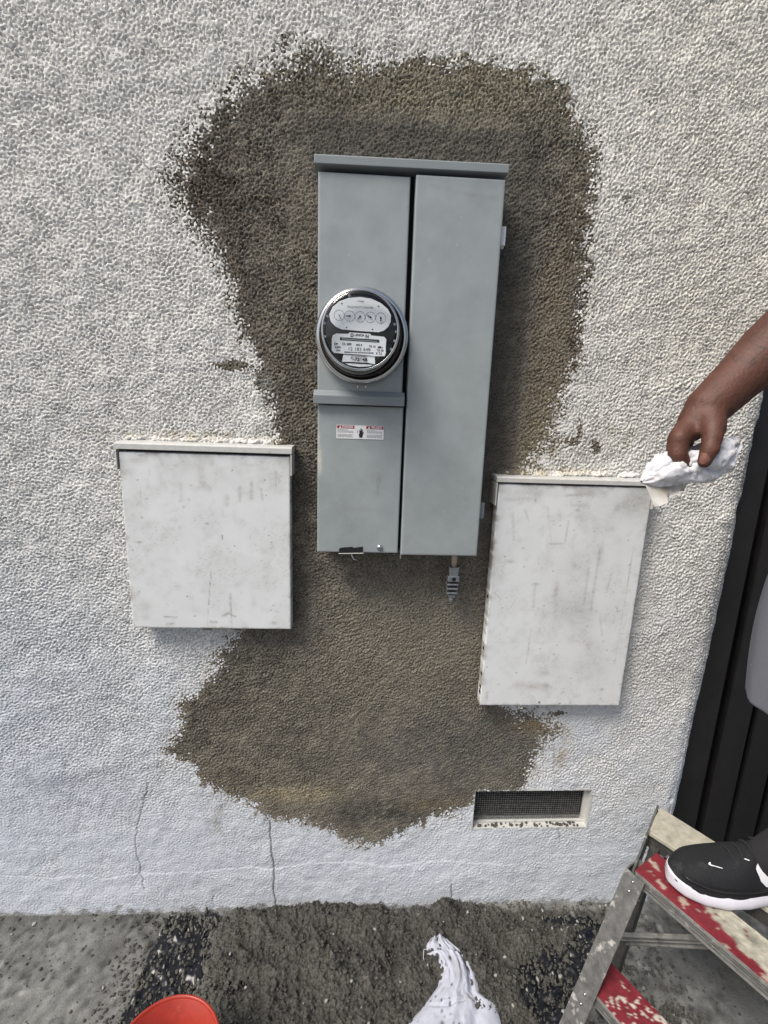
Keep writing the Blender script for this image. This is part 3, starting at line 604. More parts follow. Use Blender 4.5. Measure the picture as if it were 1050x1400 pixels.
def zc(x, y): return (GC[0]+(x-455)*.000190, GC[2]-.0015-(y-545)*.000180)
YR = -.165
def plate_poly(name, pts, y, m, parent, th=.0015, bev=.0003):
    return part(name, prism([(*(zc(x, z_)[0],), y, zc(x, z_)[1]) for x, z_ in pts], (0, th, 0), bev), m, parent)
rp = plate_poly('register_plate', [(150, 430), (140, 370), (172, 300), (240, 238), (330, 203), (450, 188), (560, 200), (655, 238), (728, 295), (762, 355), (760, 420), (738, 472), (695, 512), (640, 532), (450, 527), (265, 518), (205, 493), (165, 455)], YR, M['plate'], me_)
np_ = plate_poly('nameplate', [(168, 620), (180, 580), (215, 562), (335, 562), (345, 545), (560, 550), (565, 568), (700, 575), (722, 600), (718, 690), (722, 740), (712, 775), (620, 778), (450, 768), (280, 765), (190, 760), (168, 735)], YR, M['plate'], me_)
tp = plate_poly('number_plate', [(287, 772), (608, 778), (616, 862), (540, 850), (350, 846), (274, 850)], YR+.0015, M['plate'], me_)
plate_poly('lower_bezel', [(300, 860), (600, 866), (560, 885), (450, 895), (345, 882)], YR+.003, M['plate'], me_)
def txt(s, x, y, hpx, parent, m='ink', bold=.00010, sx=1.):
    c = zc(x, y); part('lettering', text_mesh(s, hpx*.000175*1.42, c, YR-.0004, bold, sx=sx), M[m], parent)
txt('TYPE', 452, 232, 18, rp, 'inkgrey', 0, 1.2); txt('KILOWATT HOURS', 450, 288, 17, rp, 'inkgrey', 0, 1.35)
for x, y in ((265, 260), (633, 270), (316, 497), (578, 505)):
    part('rivet', lathe([(0, .0008), (.0010, .0007), (.0014, 0)], (zc(x, y)[0], YR, zc(x, y)[1]), 12), M['ink'], rp)
for (x, y), (px, py) in zip(((240, 378), (345, 382), (449, 384), (554, 386), (658, 388)), ((262, 428), (298, 383), (420, 418), (515, 362), (656, 435))):
    c = zc(x, y); bm = bmesh.new(); R1 = .0100
    for k in range(40):
        a, b = 2*math.pi*k/40, 2*math.pi*(k+1)/40
        bm.faces.new([bm.verts.new((c[0]+r*math.cos(t_), YR-.0003, c[1]+r*math.sin(t_))) for r, t_ in ((R1, a), (R1, b), (R1-.0005, b), (R1-.0005, a))])
    for k in range(10):
        a = 2*math.pi*k/10+math.pi/2; d = Vector((math.cos(a), 0, math.sin(a))); w = Vector((-d.z, 0, d.x))*.00022; o_ = Vector((c[0], YR-.0003, c[1]))
        bm.faces.new([bm.verts.new(v) for v in (o_+d*R1-w, o_+d*R1+w, o_+d*(R1-.0020)+w, o_+d*(R1-.0020)-w)])
    part('dial', bm_mesh(bm), M['inkgrey'], rp)
    e = zc(px, py); d = Vector((e[0]-c[0], 0, e[1]-c[1])); L_ = d.length; d.normalize(); w = Vector((-d.z, 0, d.x)); o_ = Vector((c[0], YR-.0022, c[1])); f_ = .55 if x == 240 else 1
    pts = [o_-d*.0022-w*.0010*f_, o_+w*-.0018*f_, o_+d*.0025-w*.0008*f_, o_+d*L_*.65-w*.0009*f_, o_+d*L_, o_+d*L_*.65+w*.0009*f_, o_+d*.0025+w*.0008*f_, o_+w*.0018*f_, o_-d*.0022+w*.0010*f_]
    part('pointer', prism(pts, (0, .0006, 0)), M['inkgrey' if x == 240 else 'ink'], rp)
c0_, c1_ = zc(262, 613), zc(638, 622)
part('disc_slot', prism([(c0_[0]-.0028, YR-.0002, c0_[1]), (c0_[0]-.002, YR-.0002, c0_[1]+.0026), (c1_[0]+.002, YR-.0002, c1_[1]+.0026), (c1_[0]+.0028, YR-.0002, c1_[1]), (c1_[0]+.002, YR-.0002, c1_[1]-.0026), (c0_[0]-.002, YR-.0002, c0_[1]-.0026)], (0, -.0002, 0)), M['ink'], np_)
part('spinning_disc', prism([(zc(270, 618)[0], YR-.0006, zc(270, 618)[1]), (zc(630, 630)[0], YR-.0006, zc(630, 630)[1]), (zc(630, 623)[0], YR-.0006, zc(630, 623)[1]), (zc(270, 611)[0], YR-.0006, zc(270, 611)[1])], (0, -.0003, 0)), M['steel'], np_)
txt('D', 372, 574, 34, np_, bold=.0003); txt('UNCA', 447, 570, 23, np_, bold=.00015, sx=1.15); txt('N', 525, 580, 34, np_, bold=.0003)
txt('CL 200', 320, 665, 24, np_); txt('MQ S', 445, 670, 20, np_); txt('TA 15', 580, 680, 20, np_); txt('60~', 662, 686, 24, np_, bold=.0003)
txt('1\u00f8', 208, 668, 28, np_, bold=.0004); txt('240V', 230, 702, 22, np_); txt('3W', 233, 735, 20, np_); txt('TA 30', 662, 718, 21, np_); txt('K 7.2', 650, 750, 22, np_)
txt('12 183 648', 446, 714, 34, np_, 'inkgrey', 0, 1.15); txt('SINGLE STATOR WATTHOUR METER', 446, 748, 12, np_, sx=1.15)
txt('CITY OF LOS ANGELES', 446, 789, 12, tp); txt('9-72648', 446, 820, 34, tp, bold=.0003, sx=1.15)
for a, r in ((2.75, .0685), (2.95, .070), (.25, .0685), (.05, .0695), (-.2, .0685), (3.3, .069), (1.9, .0675), (-.45, .068)):
    cc = Vector((GC[0]+r*math.cos(a), YR+.006, GC[2]+r*math.sin(a))); part('cover_screw', tube([cc, cc+Vector((0, -.006, 0))], .0028, 8), M['steel'], me_)
for x in (-.007, .010): part('seal_pin', tube([(x, -.099, 1.4985), (x, -.099, 1.4945)], .0016, 8), M['steel'], me_)

# ---- cable lug hanging below the panel
lg = thing('cable_connector', 'cast zinc cable clamp on a short cream wire poking out below the grey panel', 'cable connector', (.231, -.052, 1.12))
X0, Y0 = .2315, -.052
part('wire_stub', tube([(X0+.0010, Y0, 1.135), (X0+.0012, Y0, 1.084)], .0068, 14), M['cream'], lg, True)
bm = bmesh.new()
add_prism(bm, [(X0-.0125, Y0-.012, 1.092), (X0-.0085, Y0-.012, 1.086), (X0+.0095, Y0-.012, 1.087), (X0+.0125, Y0-.012, 1.091), (X0+.0105, Y0-.012, 1.066), (X0-.0105, Y0-.012, 1.066)], (0, .022, 0), bev=.0012)
part('throat', bm_mesh(bm), M['zinc'], lg)
part('set_screw_block', box(X0-.0145, X0+.0140, Y0-.014, Y0+.012, 1.052, 1.0665, .0018), M['zinc'], lg)
part('screw_hole', lathe([(0, .0006), (.0048, .0006), (.0052, 0)], (X0+.0005, Y0-.0141, 1.0592), 20), M['void'], lg)
for i, z in enumerate((1.0445, 1.0335, 1.0225)):
    w = .0142-.0004*i; part('rib', box(X0-.001-w, X0-.001+w, Y0-.012, Y0+.010, z-.0026, z+.0022, .0012), M['zinc'], lg)
part('core', box(X0-.0085, X0+.0065, Y0-.006, Y0+.008, 1.010, 1.060, .001), M['darkmetal'], lg)
part('nut', box(X0-.0095, X0+.0075, Y0-.009, Y0+.009, 1.0105, 1.0165, .0012), M['zinc'], lg)
part('tip', tube([(X0-.001, Y0-.001, 1.012), (X0-.001, Y0-.001, .999), (X0-.001, Y0-.001, .996)], [.0060, .0056, .0040], 12), M['zinc'], lg, True)

# ---- two old white boxes
WB = (.72, .74, .75); D1 = (.20, .19, .18); D2 = (.33, .31, .28); BR = (.28, .20, .15); CH = (.02, .02, .02)
L = thing('utility_box', 'squarish white steel utility box with finger smudges, left of the grey panel', 'utility box', (-.348, 0, .917))
lm = [('l', (-0.2728, 1.2670), (-0.2737, 1.2364), .0024, .5, D2), ('l', (-0.2461, 1.2786), (-0.2479, 1.2427), .0026, .6, D2), ('l', (-0.2248, 1.2639), (-0.2223, 1.2407), .0020, .5, D2), ('l', (-0.3024, 1.2445), (-0.3047, 1.2268), .0040, .45, D2),
      ('l', (-0.3573, 1.3079), (-0.3572, 1.2671), .0055, .35, D2), ('l', (-0.3568, 1.2736), (-0.3426, 1.2631), .0050, .4, D2), ('b', (-0.3325, 1.3214), .0055, .006, .5, D2), ('b', (-0.4152, 1.3136), .005, .002, .4, D2), ('l', (-0.5073, 1.3208), (-0.4803, 1.3258), .005, .4, BR), ('b', (-0.4900, 1.3339), .006, .003, .6, D1),
      ('l', (-0.4472, 1.3288), (-0.4421, 1.3120), .0025, .35, D2), ('l', (-0.4052, 1.2702), (-0.4053, 1.2311), .0022, .3, D2), ('b', (-0.3823, 1.2687), .004, .002, .5, D2), ('b', (-0.3894, 1.2359), .0025, .0025, .6, D2), ('b', (-0.4010, 1.2180), .002, .0025, .7, D1), ('b', (-0.3506, 1.1800), .004, .003, .8, D2), ('b', (-0.4086, 1.2319), .002, .002, .7, D1),
      ('b', (-0.5070, 1.1319), .0055, .0025, .9, D1), ('b', (-0.4963, 1.1903), .0016, .0016, 1.4, CH), ('l', (-0.4950, 1.2551), (-0.4969, 1.1938), .0008, .4, D1), ('b', (-0.5003, 1.2773), .0012, .0012, 1.3, CH), ('b', (-0.4814, 1.2346), .0012, .0012, 1.2, CH), ('l', (-0.4734, 1.3070), (-0.4726, 1.2900), .001, .4, D2),
      ('l', (-0.3458, 1.0637), (-0.3552, 0.9789), .0009, .9, D1), ('l', (-0.3551, 0.9813), (-0.3599, 0.9252), .0009, .5, D2), ('l', (-0.3030, 1.0084), (-0.3026, 0.9552), .0016, .7, D1), ('l', (-0.3026, 0.9552), (-0.3030, 0.9183), .0009, .9, CH), ('l', (-0.4612, 0.9462), (-0.4302, 0.9456), .0012, 1.1, D1), ('l', (-0.4557, 0.9267), (-0.4400, 0.9293), .0022, .6, D1),
      ('l', (-0.3230, 0.9501), (-0.3093, 0.9576), .0014, .9, D1), ('l', (-0.3093, 0.9576), (-0.2925, 0.9495), .0014, .8, D1), ('l', (-0.3527, 0.9351), (-0.3370, 0.9343), .002, .6, D1), ('b', (-0.2007, 0.9342), .008, .0045, .6, D2), ('b', (-0.2479, 0.9851), .006, .010, .25, D2), ('b', (-0.5013, 0.9724), .014, .016, .28, D2), ('b', (-0.5185, 1.0056), .005, .006, .4, D2),
      ('b', (-0.5055, 0.9433), .010, .006, .35, D2), ('b', (-0.3848, 0.9640), .013, .008, .22, D2), ('l', (-0.3165, 1.1528), (-0.3169, 1.1428), .0009, 1, D1), ('l', (-0.1913, 1.3059), (-0.1919, 1.2669), .0007, .5, D1), ('l', (-0.1928, 1.1552), (-0.1922, 1.1369), .0009, .5, D2), ('b', (-0.4906, 1.0624), .0030, .001, 1, (.75, .75, .75)), ('b', (-0.3974, 1.1262), .002, .0015, 1, (.75, .75, .75)),
      ('l', (-0.2665, 1.3338), (-0.2600, 1.3403), .0008, 1, CH), ('b', (-0.4042, 0.9995), .0012, .0012, 1.1, CH), ('b', (-0.2009, 0.9798), .0013, .0012, 1.2, CH), ('b', (-0.2219, 1.0525), .003, .004, .4, D2), ('l', (-0.1593, 1.3282), (-0.1608, 0.9171), .0016, .30, D2), ('b', (-0.2501, 1.3194), .02, .003, .2, BR), ('l', (-0.3490, 0.9174), (-0.3378, 0.9165), .001, 1.5, CH),
      ('b', (-0.3103, 1.2813), .15, .03, .08, D2), ('b', (-0.5099, 1.2330), .01, .05, .12, D2)]
part('enclosure', box(-.533, -.163, -.022, .02, .921, 1.350, .002), M['greydark'], L)
part('cover', plate(-.5374, -.1589, .9171, 1.3400, -.047, .030, .0022, .0025, lambda X, Z: marks(X, Z, WB, lm, 1)), M['white'], L)
bm = bmesh.new(); add_prism(bm, [(-.5440, .01, 1.3470), (-.5440, -.052, 1.3465), (-.5440, -.052, 1.3590), (-.5440, -.046, 1.3625), (-.5440, .01, 1.3640)], (.3900, 0, 0), bev=.001)
part('top_flange', bm_mesh(bm), M['whitep'], L)
part('side_flange', box(-.5435, -.5405, -.051, .005, 1.300, 1.3450, .0005), M['whitep'], L); part('side_flange', box(-.1575, -.1545, -.051, .005, 1.297, 1.3450, .0005), M['whitep'], L)
part('pull_lip', box(-.372, -.350, -.0495, -.044, .9135, .9168, .0006), M['aludark'], L)
L.rotation_euler[1] = .003
Rb = thing('utility_box', 'taller white steel utility box streaked with dirt, right of the grey panel under the hand', 'utility box', (.513, 0, .7066))
rm = [('l', (0.4906, 1.2659), (0.5267, 1.2699), .0022, .5, D1), ('l', (0.5268, 1.2690), (0.5810, 1.2757), .0035, .35, D1), ('b', (0.5231, 1.2314), .006, .003, .6, D1), ('l', (0.5070, 1.2435), (0.5485, 1.2421), .003, .3, D1), ('l', (0.5038, 1.2042), (0.5005, 1.1479), .0014, .45, D1), ('l', (0.4626, 1.1457), (0.4926, 1.1477), .0013, .7, D1),
      ('l', (0.3422, 1.2533), (0.4054, 1.2548), .003, .28, D1), ('b', (0.4169, 1.2528), .002, .004, .9, D1), ('l', (0.3655, 1.2197), (0.3737, 1.1549), .0022, .30, D1), ('l', (0.3942, 1.2295), (0.4060, 1.2021), .0014, .35, D1), ('l', (0.4484, 1.2353), (0.4666, 1.1520), .002, .2, D1), ('b', (0.3717, 1.1003), .010, .005, .4, D1), ('b', (0.3568, 1.1120), .0015, .0015, 1.2, CH),
      ('l', (0.5682, 1.0867), (0.5679, 0.9928), .0016, .4, D1), ('l', (0.5903, 1.1353), (0.5874, 0.9728), .0024, .35, D1), ('l', (0.6271, 1.0730), (0.6229, 1.0334), .0016, .3, D1), ('b', (0.4929, 1.0193), .007, .030, .45, D1), ('b', (0.5439, 0.9723), .045, .035, .28, D1), ('b', (0.5255, 1.0469), .06, .10, .10, D1), ('b', (0.5767, 0.9421), .03, .05, .25, D2),
      ('l', (0.4384, 1.0407), (0.4396, 0.9812), .0025, .30, D1), ('l', (0.4409, 0.9204), (0.4370, 0.8265), .0010, .45, D1), ('b', (0.4405, 1.0432), .008, .003, .55, D1), ('l', (0.6739, 1.1464), (0.6718, 1.0291), .0010, .55, D1), ('l', (0.6718, 1.0291), (0.6707, 0.8277), .0010, .45, D1), ('l', (0.6539, 0.9837), (0.6578, 0.9736), .0010, 1, D1),
      ('l', (0.4192, 0.7650), (0.4992, 0.7597), .007, .38, BR), ('b', (0.4961, 0.7651), .006, .007, .5, D1), ('b', (0.4899, 0.8002), .012, .009, .35, BR), ('b', (0.5942, 0.8802), .008, .02, .25, BR), ('b', (0.6454, 0.7546), .006, .004, .6, D1), ('l', (0.6436, 0.7298), (0.6542, 0.7187), .0012, .7, D1),
      ('b', (0.6501, 1.2444), .040, .030, .38, (.22, .20, .175)), ('b', (0.6798, 1.2635), .028, .024, .35, (.20, .185, .165)), ('b', (0.6183, 1.2391), .006, .008, .4, D1), ('b', (0.5890, 1.2153), .05, .05, .14, D1), ('b', (0.3903, 1.2702), .08, .01, .16, D1), ('b', (0.6222, 0.8168), .06, .07, .12, BR), ('b', (0.3427, 0.7350), .003, .012, .5, BR),
      ('b', (0.4828, 0.7154), .0020, .0035, 1.6, CH), ('b', (0.5374, 0.7126), .0030, .0016, 1.6, CH), ('b', (0.5659, 0.7154), .0014, .0014, 1.6, CH), ('l', (0.4904, 0.8872), (0.3306, 0.8875), .0009, .22, D1), ('b', (0.5322, 1.1102), .020, .020, .10, D1), ('l', (0.6136, 0.9578), (0.6263, 0.9065), .0014, .35, BR), ('l', (0.7216, 1.2645), (0.7299, 1.2184), .001, .5, CH),
      ('l', (0.3389, 1.0197), (0.3571, 1.0001), .0007, .6, D1), ('b', (0.5922, 1.1209), .006, .02, .35, BR), ('b', (0.5298, 1.0909), .006, .01, .3, D1)]
part('enclosure', box(.330, .696, -.022, .02, .711, 1.299, .002), M['greydark'], Rb)
part('cover', plate(.3263, .6999, .7066, 1.2893, -.047, .030, .0022, .0025, lambda X, Z: marks(X, Z, WB, rm, 2)), M['white'], Rb)
bm = bmesh.new(); add_prism(bm, [(.3200, .01, 1.2950), (.3200, -.051, 1.2940), (.3200, -.051, 1.3045), (.3200, -.046, 1.3075), (.3200, .01, 1.3080)], (.3870, 0, 0), bev=.001)
part('top_flange', bm_mesh(bm), M['whitep'], Rb)
for x in (.3215, .7030): part('side_flange', box(x-.0015, x+.0015, -.050, .005, 1.238, 1.2920, .0005), M['whitep'], Rb)
bm = bmesh.new(); rr = random.Random(8)
for z in (.735, .752, .79, 1.28, 1.00, .86): add_box(bm, .3255, .3263, -.040+rr.uniform(-.004, .004), -.030, z, z+rr.uniform(.004, .012), .0002)
part('paint_chips', bm_mesh(bm), M['ink'], Rb, stuff=True)
part('drawn_wire_loop', tube([(.428, -.046, .7066), (.430, -.047, .701), (.436, -.047, .698), (.441, -.047, .700)], .0009, 6), M['whitep'], Rb)
Rb.rotation_euler[1] = .002

# ================================================================ GATE beyond the wall's end
gt = thing('metal_gate', 'dark brown ribbed metal gate standing beyond the end of the stucco wall', 'gate', (1.0, .06, 0))
part('gate_post', box(.985, 1.066, .052, .10, .0, 2.2, .003), M['gate'], gt)
x = 1.100
while x < 2.3:
    part('rib_panel', box(x, x+.078, .060, .085, .012, 2.15, .004), M['gate'], gt); x += .094
part('backing_sheet', box(1.06, 2.35, .100, .104, .012, 2.15, 0), M['void'], gt)
part('bottom_rail', box(1.067, 2.35, .087, .099, .02, .07, .002), M['gate'], gt)

# ================================================================ LADDER
SD = Vector((.4837, -.8752, 0)); ND = Vector((-.8752, -.4837, 0)); UP = Vector((0, 0, 1))
ld = thing('step_ladder', 'paint splashed aluminium step ladder with red treads, in front of the gate', 'step ladder', (.45, -.378, 0))
def obox(F, du, dv, dw, bev=.0015):
    """box from corner F along three vectors"""
    bm = bmesh.new(); add_prism(bm, [F, F+du, F+du+dv, F+dv], dw, bev=bev); return bm_mesh(bm)
def tread(F, ln, dep, tintfn, name, th=.032):
    F = Vector(F)
    nu, nv = int(ln/.004), int(dep/.004)
    U, V = np.meshgrid(np.linspace(0, ln, nu), np.linspace(0, dep, nv)); s, n = np.array(SD), -np.array(ND)
    lowN = low(nv, nu, .004, .03, 81)
    P = np.array(F)+U[..., None]*s+V[..., None]*n; P[..., 2] += .0006*np.abs(np.sin(V*260))+.0004*lowN
    o = part(name, grid_mesh(P, None, tintfn(U, V, lowN), flip=False), M['treadtint'], ld)
    part('tread_front', obox(F-UP*.0012, SD*ln, UP*-th, -ND*.004, .0006), M['alulite'], o)
    bm = bmesh.new()
    for zz in (.008, .014, .021): add_prism(bm, [F-UP*zz+ND*.0016, F-UP*(zz+.003)+ND*.0016, F-UP*(zz+.003)+ND*-.0005, F-UP*zz+ND*-.0005], SD*ln)
    part('tread_groove', bm_mesh(bm), M['alu'], o)
    part('tread_body', obox(F-UP*.0022-ND*.0045, SD*ln, UP*-.022, -ND*(dep-.0050), .0008), M['aludark'], o)
M['treadtint'] = mat('tread_coating', (.3,)*3, .65, attr='tint', noise=.32, nscale=70, bump=.0007, bscale=180)
RED = np.array((.165, .013, .021)); CRM = np.array((.36, .345, .28))
def t_up(U, V, N):
    w = smooth01((V-.016-.05*np.clip(.20-U, 0, .2)/.2*1.6)/.006+.6*N)*smooth01((U-.085+.04*N)/.03)
    w = np.maximum(w, smooth01((N-1.15)/.2)*.6)
    c = RED*(1-w[..., None])+CRM*(1+.2*N[..., None])*w[..., None]
    return np.clip(c, .004, .8)
def t_lo(U, V, N):
    rs = np.random.RandomState(4); r = rs.rand(*U.shape)
    n2 = low(U.shape[0], U.shape[1], .004, .012, 83)
    w = smooth01((n2-1.1+2.0*smooth01((U-.05)/.12))/.3)*smooth01((U-.03)/.02)*.95
    return np.clip(RED*(1-w[..., None])+np.array((.50, .47, .41))*w[..., None], .004, .8)
tread((.643, -.284, .45), .430, .088, t_up, 'tread'); tread((.537, -.336, .20), .430, .088, t_lo, 'tread')
lean = Vector((.106, .052, .25))
def rail(o, z0, z1, name, w=.044, dpt=.05, m='alu', sgn=1):
    """C-section leg leaning along the ladder, o at step height .45"""
    a = Vector(o)+lean*((z0-.45)/.25); b = Vector(o)+lean*((z1-.45)/.25)
    prof = [(0, 0), (w, 0), (w, .003), (.003, .003), (.003, dpt-.003), (w*.6, dpt-.003), (w*.6, dpt), (0, dpt)]
    bm = bmesh.new(); add_prism(bm, [a+SD*sgn*(u-w+.028)+(-ND)*v for u, v in prof], b-a, bev=.0007); return part(name, bm_mesh(bm), M[m], ld)
for o, sg in (((.643, -.284, .45), 1), (Vector((.643, -.284, .45))+SD*.430, -1)):
    r_ = rail(Vector(o)+ND*.009, .012, .447, 'front_rail', sgn=sg)
    f0 = Vector(o)+lean*(-.45/.25)
    part('rubber_foot', obox(f0+ND*.010-SD*sg*.019, SD*sg*.049, -ND*.055, UP*.018, .003), M['ink'], r_)
    for zr in (.435, .415, .19, .17):
        c = Vector(o)+lean*((zr-.45)/.25)+ND*.0095+SD*sg*.008
        bm = bmesh.new(); bmesh.ops.create_uvsphere(bm, u_segments=10, v_segments=6, radius=.0036, matrix=Matrix.Translation(c) @ Matrix.Diagonal((1, .8, 1, 1))); part('rivet', bm_mesh(bm), M['steel'], r_, True)
A_ = Vector((0.8102, -0.1144, 0.4520)); B_ = Vector((0.7314, -0.1821, 0.4520))
Bn = Vector((0.8771, -0.3763, 0.4520)); An = Vector((0.9420, -0.3021, 0.4520)); PD = (Bn-B_).normalized(); A2 = A_+(An-A_).normalized()*.40; B2 = B_+PD*.40
bm = bmesh.new(); add_prism(bm, [A_, B_, B2, A2], UP*-.010, bev=.0012); part('rear_plank', bm_mesh(bm), M['worn'], ld)
part('plank_apron', obox(B_+Vector((.004, .004, -.0105)), PD*.40, UP*-.036, (A_-B_)*.06, .0008), M['aludark'], ld)  # darker metal paints in the shadow below the plank's edge
part('plank_back', obox(A_+Vector((-.004, -.004, -.0105)), (A2-A_)*.995, UP*-.036, (B_-A_)*.06, .0008), M['aludark'], ld)
for k_ in (0, .44):
    a = Vector((.640, -.287, .452))+SD*(k_-.0005); b = A_+SD*(k_-.004)+UP*.003
    bm = bmesh.new(); add_prism(bm, [a, b, b-UP*.052, a-UP*.052-(b-a)*.02], SD*-.005, bev=.0006); part('side_plate', bm_mesh(bm), M['alu'], ld)
    rt = Vector((.735, -.190, .418))+SD*(k_+.004); rb = Vector((.615, -.262, .0))+SD*(k_+.004)
    bm = bmesh.new(); add_prism(bm, [rb, rb+SD*.020, rb+SD*.020-ND*.022, rb-ND*.022], rt-rb, bev=.0008); part('rear_leg', bm_mesh(bm), M['aludark'], ld)
br0 = Vector((.662, -.238, .205)); br1 = Vector((.790, -.402, .415)); bd = (br1-br0); sd_ = bd.normalized().cross(Vector((.35, .85, .1))).normalized()
if sd_.z > 0: sd_ = -sd_
fw_ = bd.normalized().cross(sd_).normalized()
if fw_.y > 0: fw_ = -fw_
part('brace', obox(br0, bd, sd_*.030, -fw_*.004, .0008), M['alulite'], ld)
for k_, th in ((0, .005), (.0125, .003), (.026, .005)):
    part('brace_lip', obox(br0+sd_*k_+fw_*.006, bd, sd_*th, -fw_*.006, .0006), M['alulite'], ld)

# ================================================================ BUCKET
bk = thing('bucket', 'small orange plastic bucket cut off by the lower edge, left of the white rag', 'bucket', (-.352, -.447, 0))
bc = (-.352, -.447, 0)
part('body', lathe([(0, .006), (.080, .006), (.084, .010), (.098, .214), (.1015, .2145), (.104, .210), (.104, .199), (.1005, .197), (.0865, .004), (0, .003)], bc, 72, 'z'), M['orange'], bk, True)
part('rim', lathe([(.0985, .214), (.1000, .2185), (.1032, .2195), (.1058, .2165), (.1058, .205), (.1045, .2045)], bc, 72, 'z'), M['orange'], bk, True)
bh = [(bc[0]+.108*math.cos(a), bc[1]-.02-.07*math.sin(a)*1.2, .205-.05*math.sin(a)) for a in [math.pi*i/16 for i in range(17)]]
part('handle', tube(bh, .002, 8), M['steel'], bk, True)

# ================================================================ WHITE RAG on the mortar
Lc = [(0.2205, -0.1128), (0.2109, -0.1236), (0.2104, -0.1415), (0.2315, -0.1595), (0.2377, -0.1933), (0.2255, -0.2217), (0.1773, -0.2655), (0.1404, -0.2955)]
Rc = [(0.2663, -0.1064), (0.2818, -0.1216), (0.2991, -0.1366), (0.3132, -0.1546), (0.3292, -0.1957), (0.3353, -0.2401), (0.3671, -0.2591), (0.3691, -0.3021)]
Lc += [(Lc[-1][0]-.06, Lc[-1][1]-.07), (Lc[-1][0]-.07, Lc[-1][1]-.16), (Lc[-1][0]+.02, Lc[-1][1]-.21)]; Rc += [(Rc[-1][0]+.01, Rc[-1][1]-.08), (Rc[-1][0]+.0, Rc[-1][1]-.16), (Rc[-1][0]-.06, Rc[-1][1]-.22)]
nv_, nu_ = 150, 90
def resamp(pts, n):
    p = np.array(pts); d = np.r_[0, np.cumsum(np.hypot(*(p[1:]-p[:-1]).T))]; t = np.linspace(0, d[-1], n); return np.stack([np.interp(t, d, p[:, 0]), np.interp(t, d, p[:, 1])], -1)
La, Ra = resamp(Lc, nv_), resamp(Rc, nv_)
u = np.linspace(-1, 1, nu_); V_ = np.linspace(0, 1, nv_)[:, None]; U_ = u[None, :]+0*V_
XY = (La[:, None, :]*(1-U_[..., None])+Ra[:, None, :]*(1+U_[..., None]))/2
lf = low(nv_, nu_, .003, .09, 91); lf2 = low(nv_, nu_, .003, .018, 92)
ridge_f = np.abs(np.sin(U_*3.6+1.2*np.sin(V_*9)+.5*lf+.5))
prof = (1-np.abs(U_)**3.2)
hgt = .026+.020*prof*(.55+.45*np.clip(V_*3.5, 0, 1)) + .0028*prof*(1-ridge_f) + .0016*lf*prof + .0004*lf2*prof
hgt += .006*np.exp(-((U_-.25+.6*V_)/.10)**2)*prof-.012*np.exp(-((U_-.62+.9*(V_-.3))/.13)**2)*prof
hgt -= .010*np.exp(-((V_-.085-.03*U_)/.012)**2)                     # pinch below the knotted tip
hgt -= .007*np.exp(-((V_-.40+.10*(U_+.2)**2)/.010)**2)*np.exp(-((U_+.15)/.45)**2)   # curved fold
hgt = np.where(np.abs(U_) > .985, .022, hgt)
cl = np.ones((nv_, nu_, 3))*np.array((.46, .48, .56))
rs = np.random.RandomState(95)
Pg = np.dstack([XY, hgt])
for i in range(110):
    c = (rs.uniform(XY[..., 0].min(), XY[..., 0].max()), rs.uniform(XY[..., 1].min(), XY[..., 1].max())); r = rs.uniform(.0016, .0034)*(2.1 if i < 12 else 1)
    cl = mixc(cl, (.05, .055, .06), np.clip(1.5*blob(XY[..., 0], XY[..., 1], c, r, r*rs.uniform(.7, 1.6))-.2, 0, 1))
cl = mixc(cl, (.30, .30, .31), np.clip(.30*(low(nv_, nu_, .003, .05, 97)-.4), 0, .5))
rg_ = link('white_rag', grid_mesh(Pg, None, cl, flip=True), M['cloth']); tag(rg_, 'crumpled white rag with dark specks lying on the wet mortar', 'rag')
sm = rg_.modifiers.new('s', 'SOLIDIFY'); sm.thickness = .0015
part_thread = tube([(*Lc[2], .036), (Lc[2][0]-.009, Lc[2][1]+.001, .034), (Lc[2][0]-.012, Lc[2][1]-.015, .031), (Lc[2][0]-.011, Lc[2][1]-.035, .030)], .0006, 5)
link('loose_thread', part_thread, M['cloth_plain'] if 'cloth_plain' in M else M['logo'], rg_)
# ================================================================ PERSON
def cap(bm, p0, r0, p1, r1, n=20, flat=False, sq=None):
    """tapered capsule; sq=(vector, factor) flattens it along a direction"""
    p0, p1 = Vector(p0), Vector(p1); d = p1-p0; L_ = d.length; d = d.normalized() if L_ > 1e-6 else Vector((0, 0, 1)); up = d.orthogonal().normalized(); w = d.cross(up)
    prof = []
    if flat: prof = [(-.0001, 0), (0, r0), (L_, r1), (L_+.0001, 0)]
    else:
        prof = [(-r0*math.cos(a), r0*math.sin(a)) for a in [math.pi/2*i/5 for i in range(6)]]+[(L_+r1*math.sin(a), r1*math.cos(a)) for a in [math.pi/2*i/5 for i in range(6)]]
    rings = []
    for h_, r in prof:
        c = p0+d*h_; rg = []
        if r < 1e-5: rings.append([bm.verts.new(c)]); continue
        for k_ in range(n):
            a = 2*math.pi*k_/n; o_ = (up*math.cos(a)+w*math.sin(a))*r
            if sq: ax_, f_ = sq; ax_ = Vector(ax_).normalized(); o_ -= ax_*(o_.dot(ax_)*(1-f_))
            rg.append(bm.verts.new(c+o_))
        rings.append(rg)
    for a, b in zip(rings, rings[1:]):
        if len(a) == 1 and len(b) == 1: continue
        for k_ in range(n):
            f = []
            for v in (a[k_ % len(a)], a[(k_+1) % len(a)], b[(k_+1) % len(b)], b[k_ % len(b)]):
                if v not in f: f.append(v)
            if len(f) > 2: bm.faces.new(f)
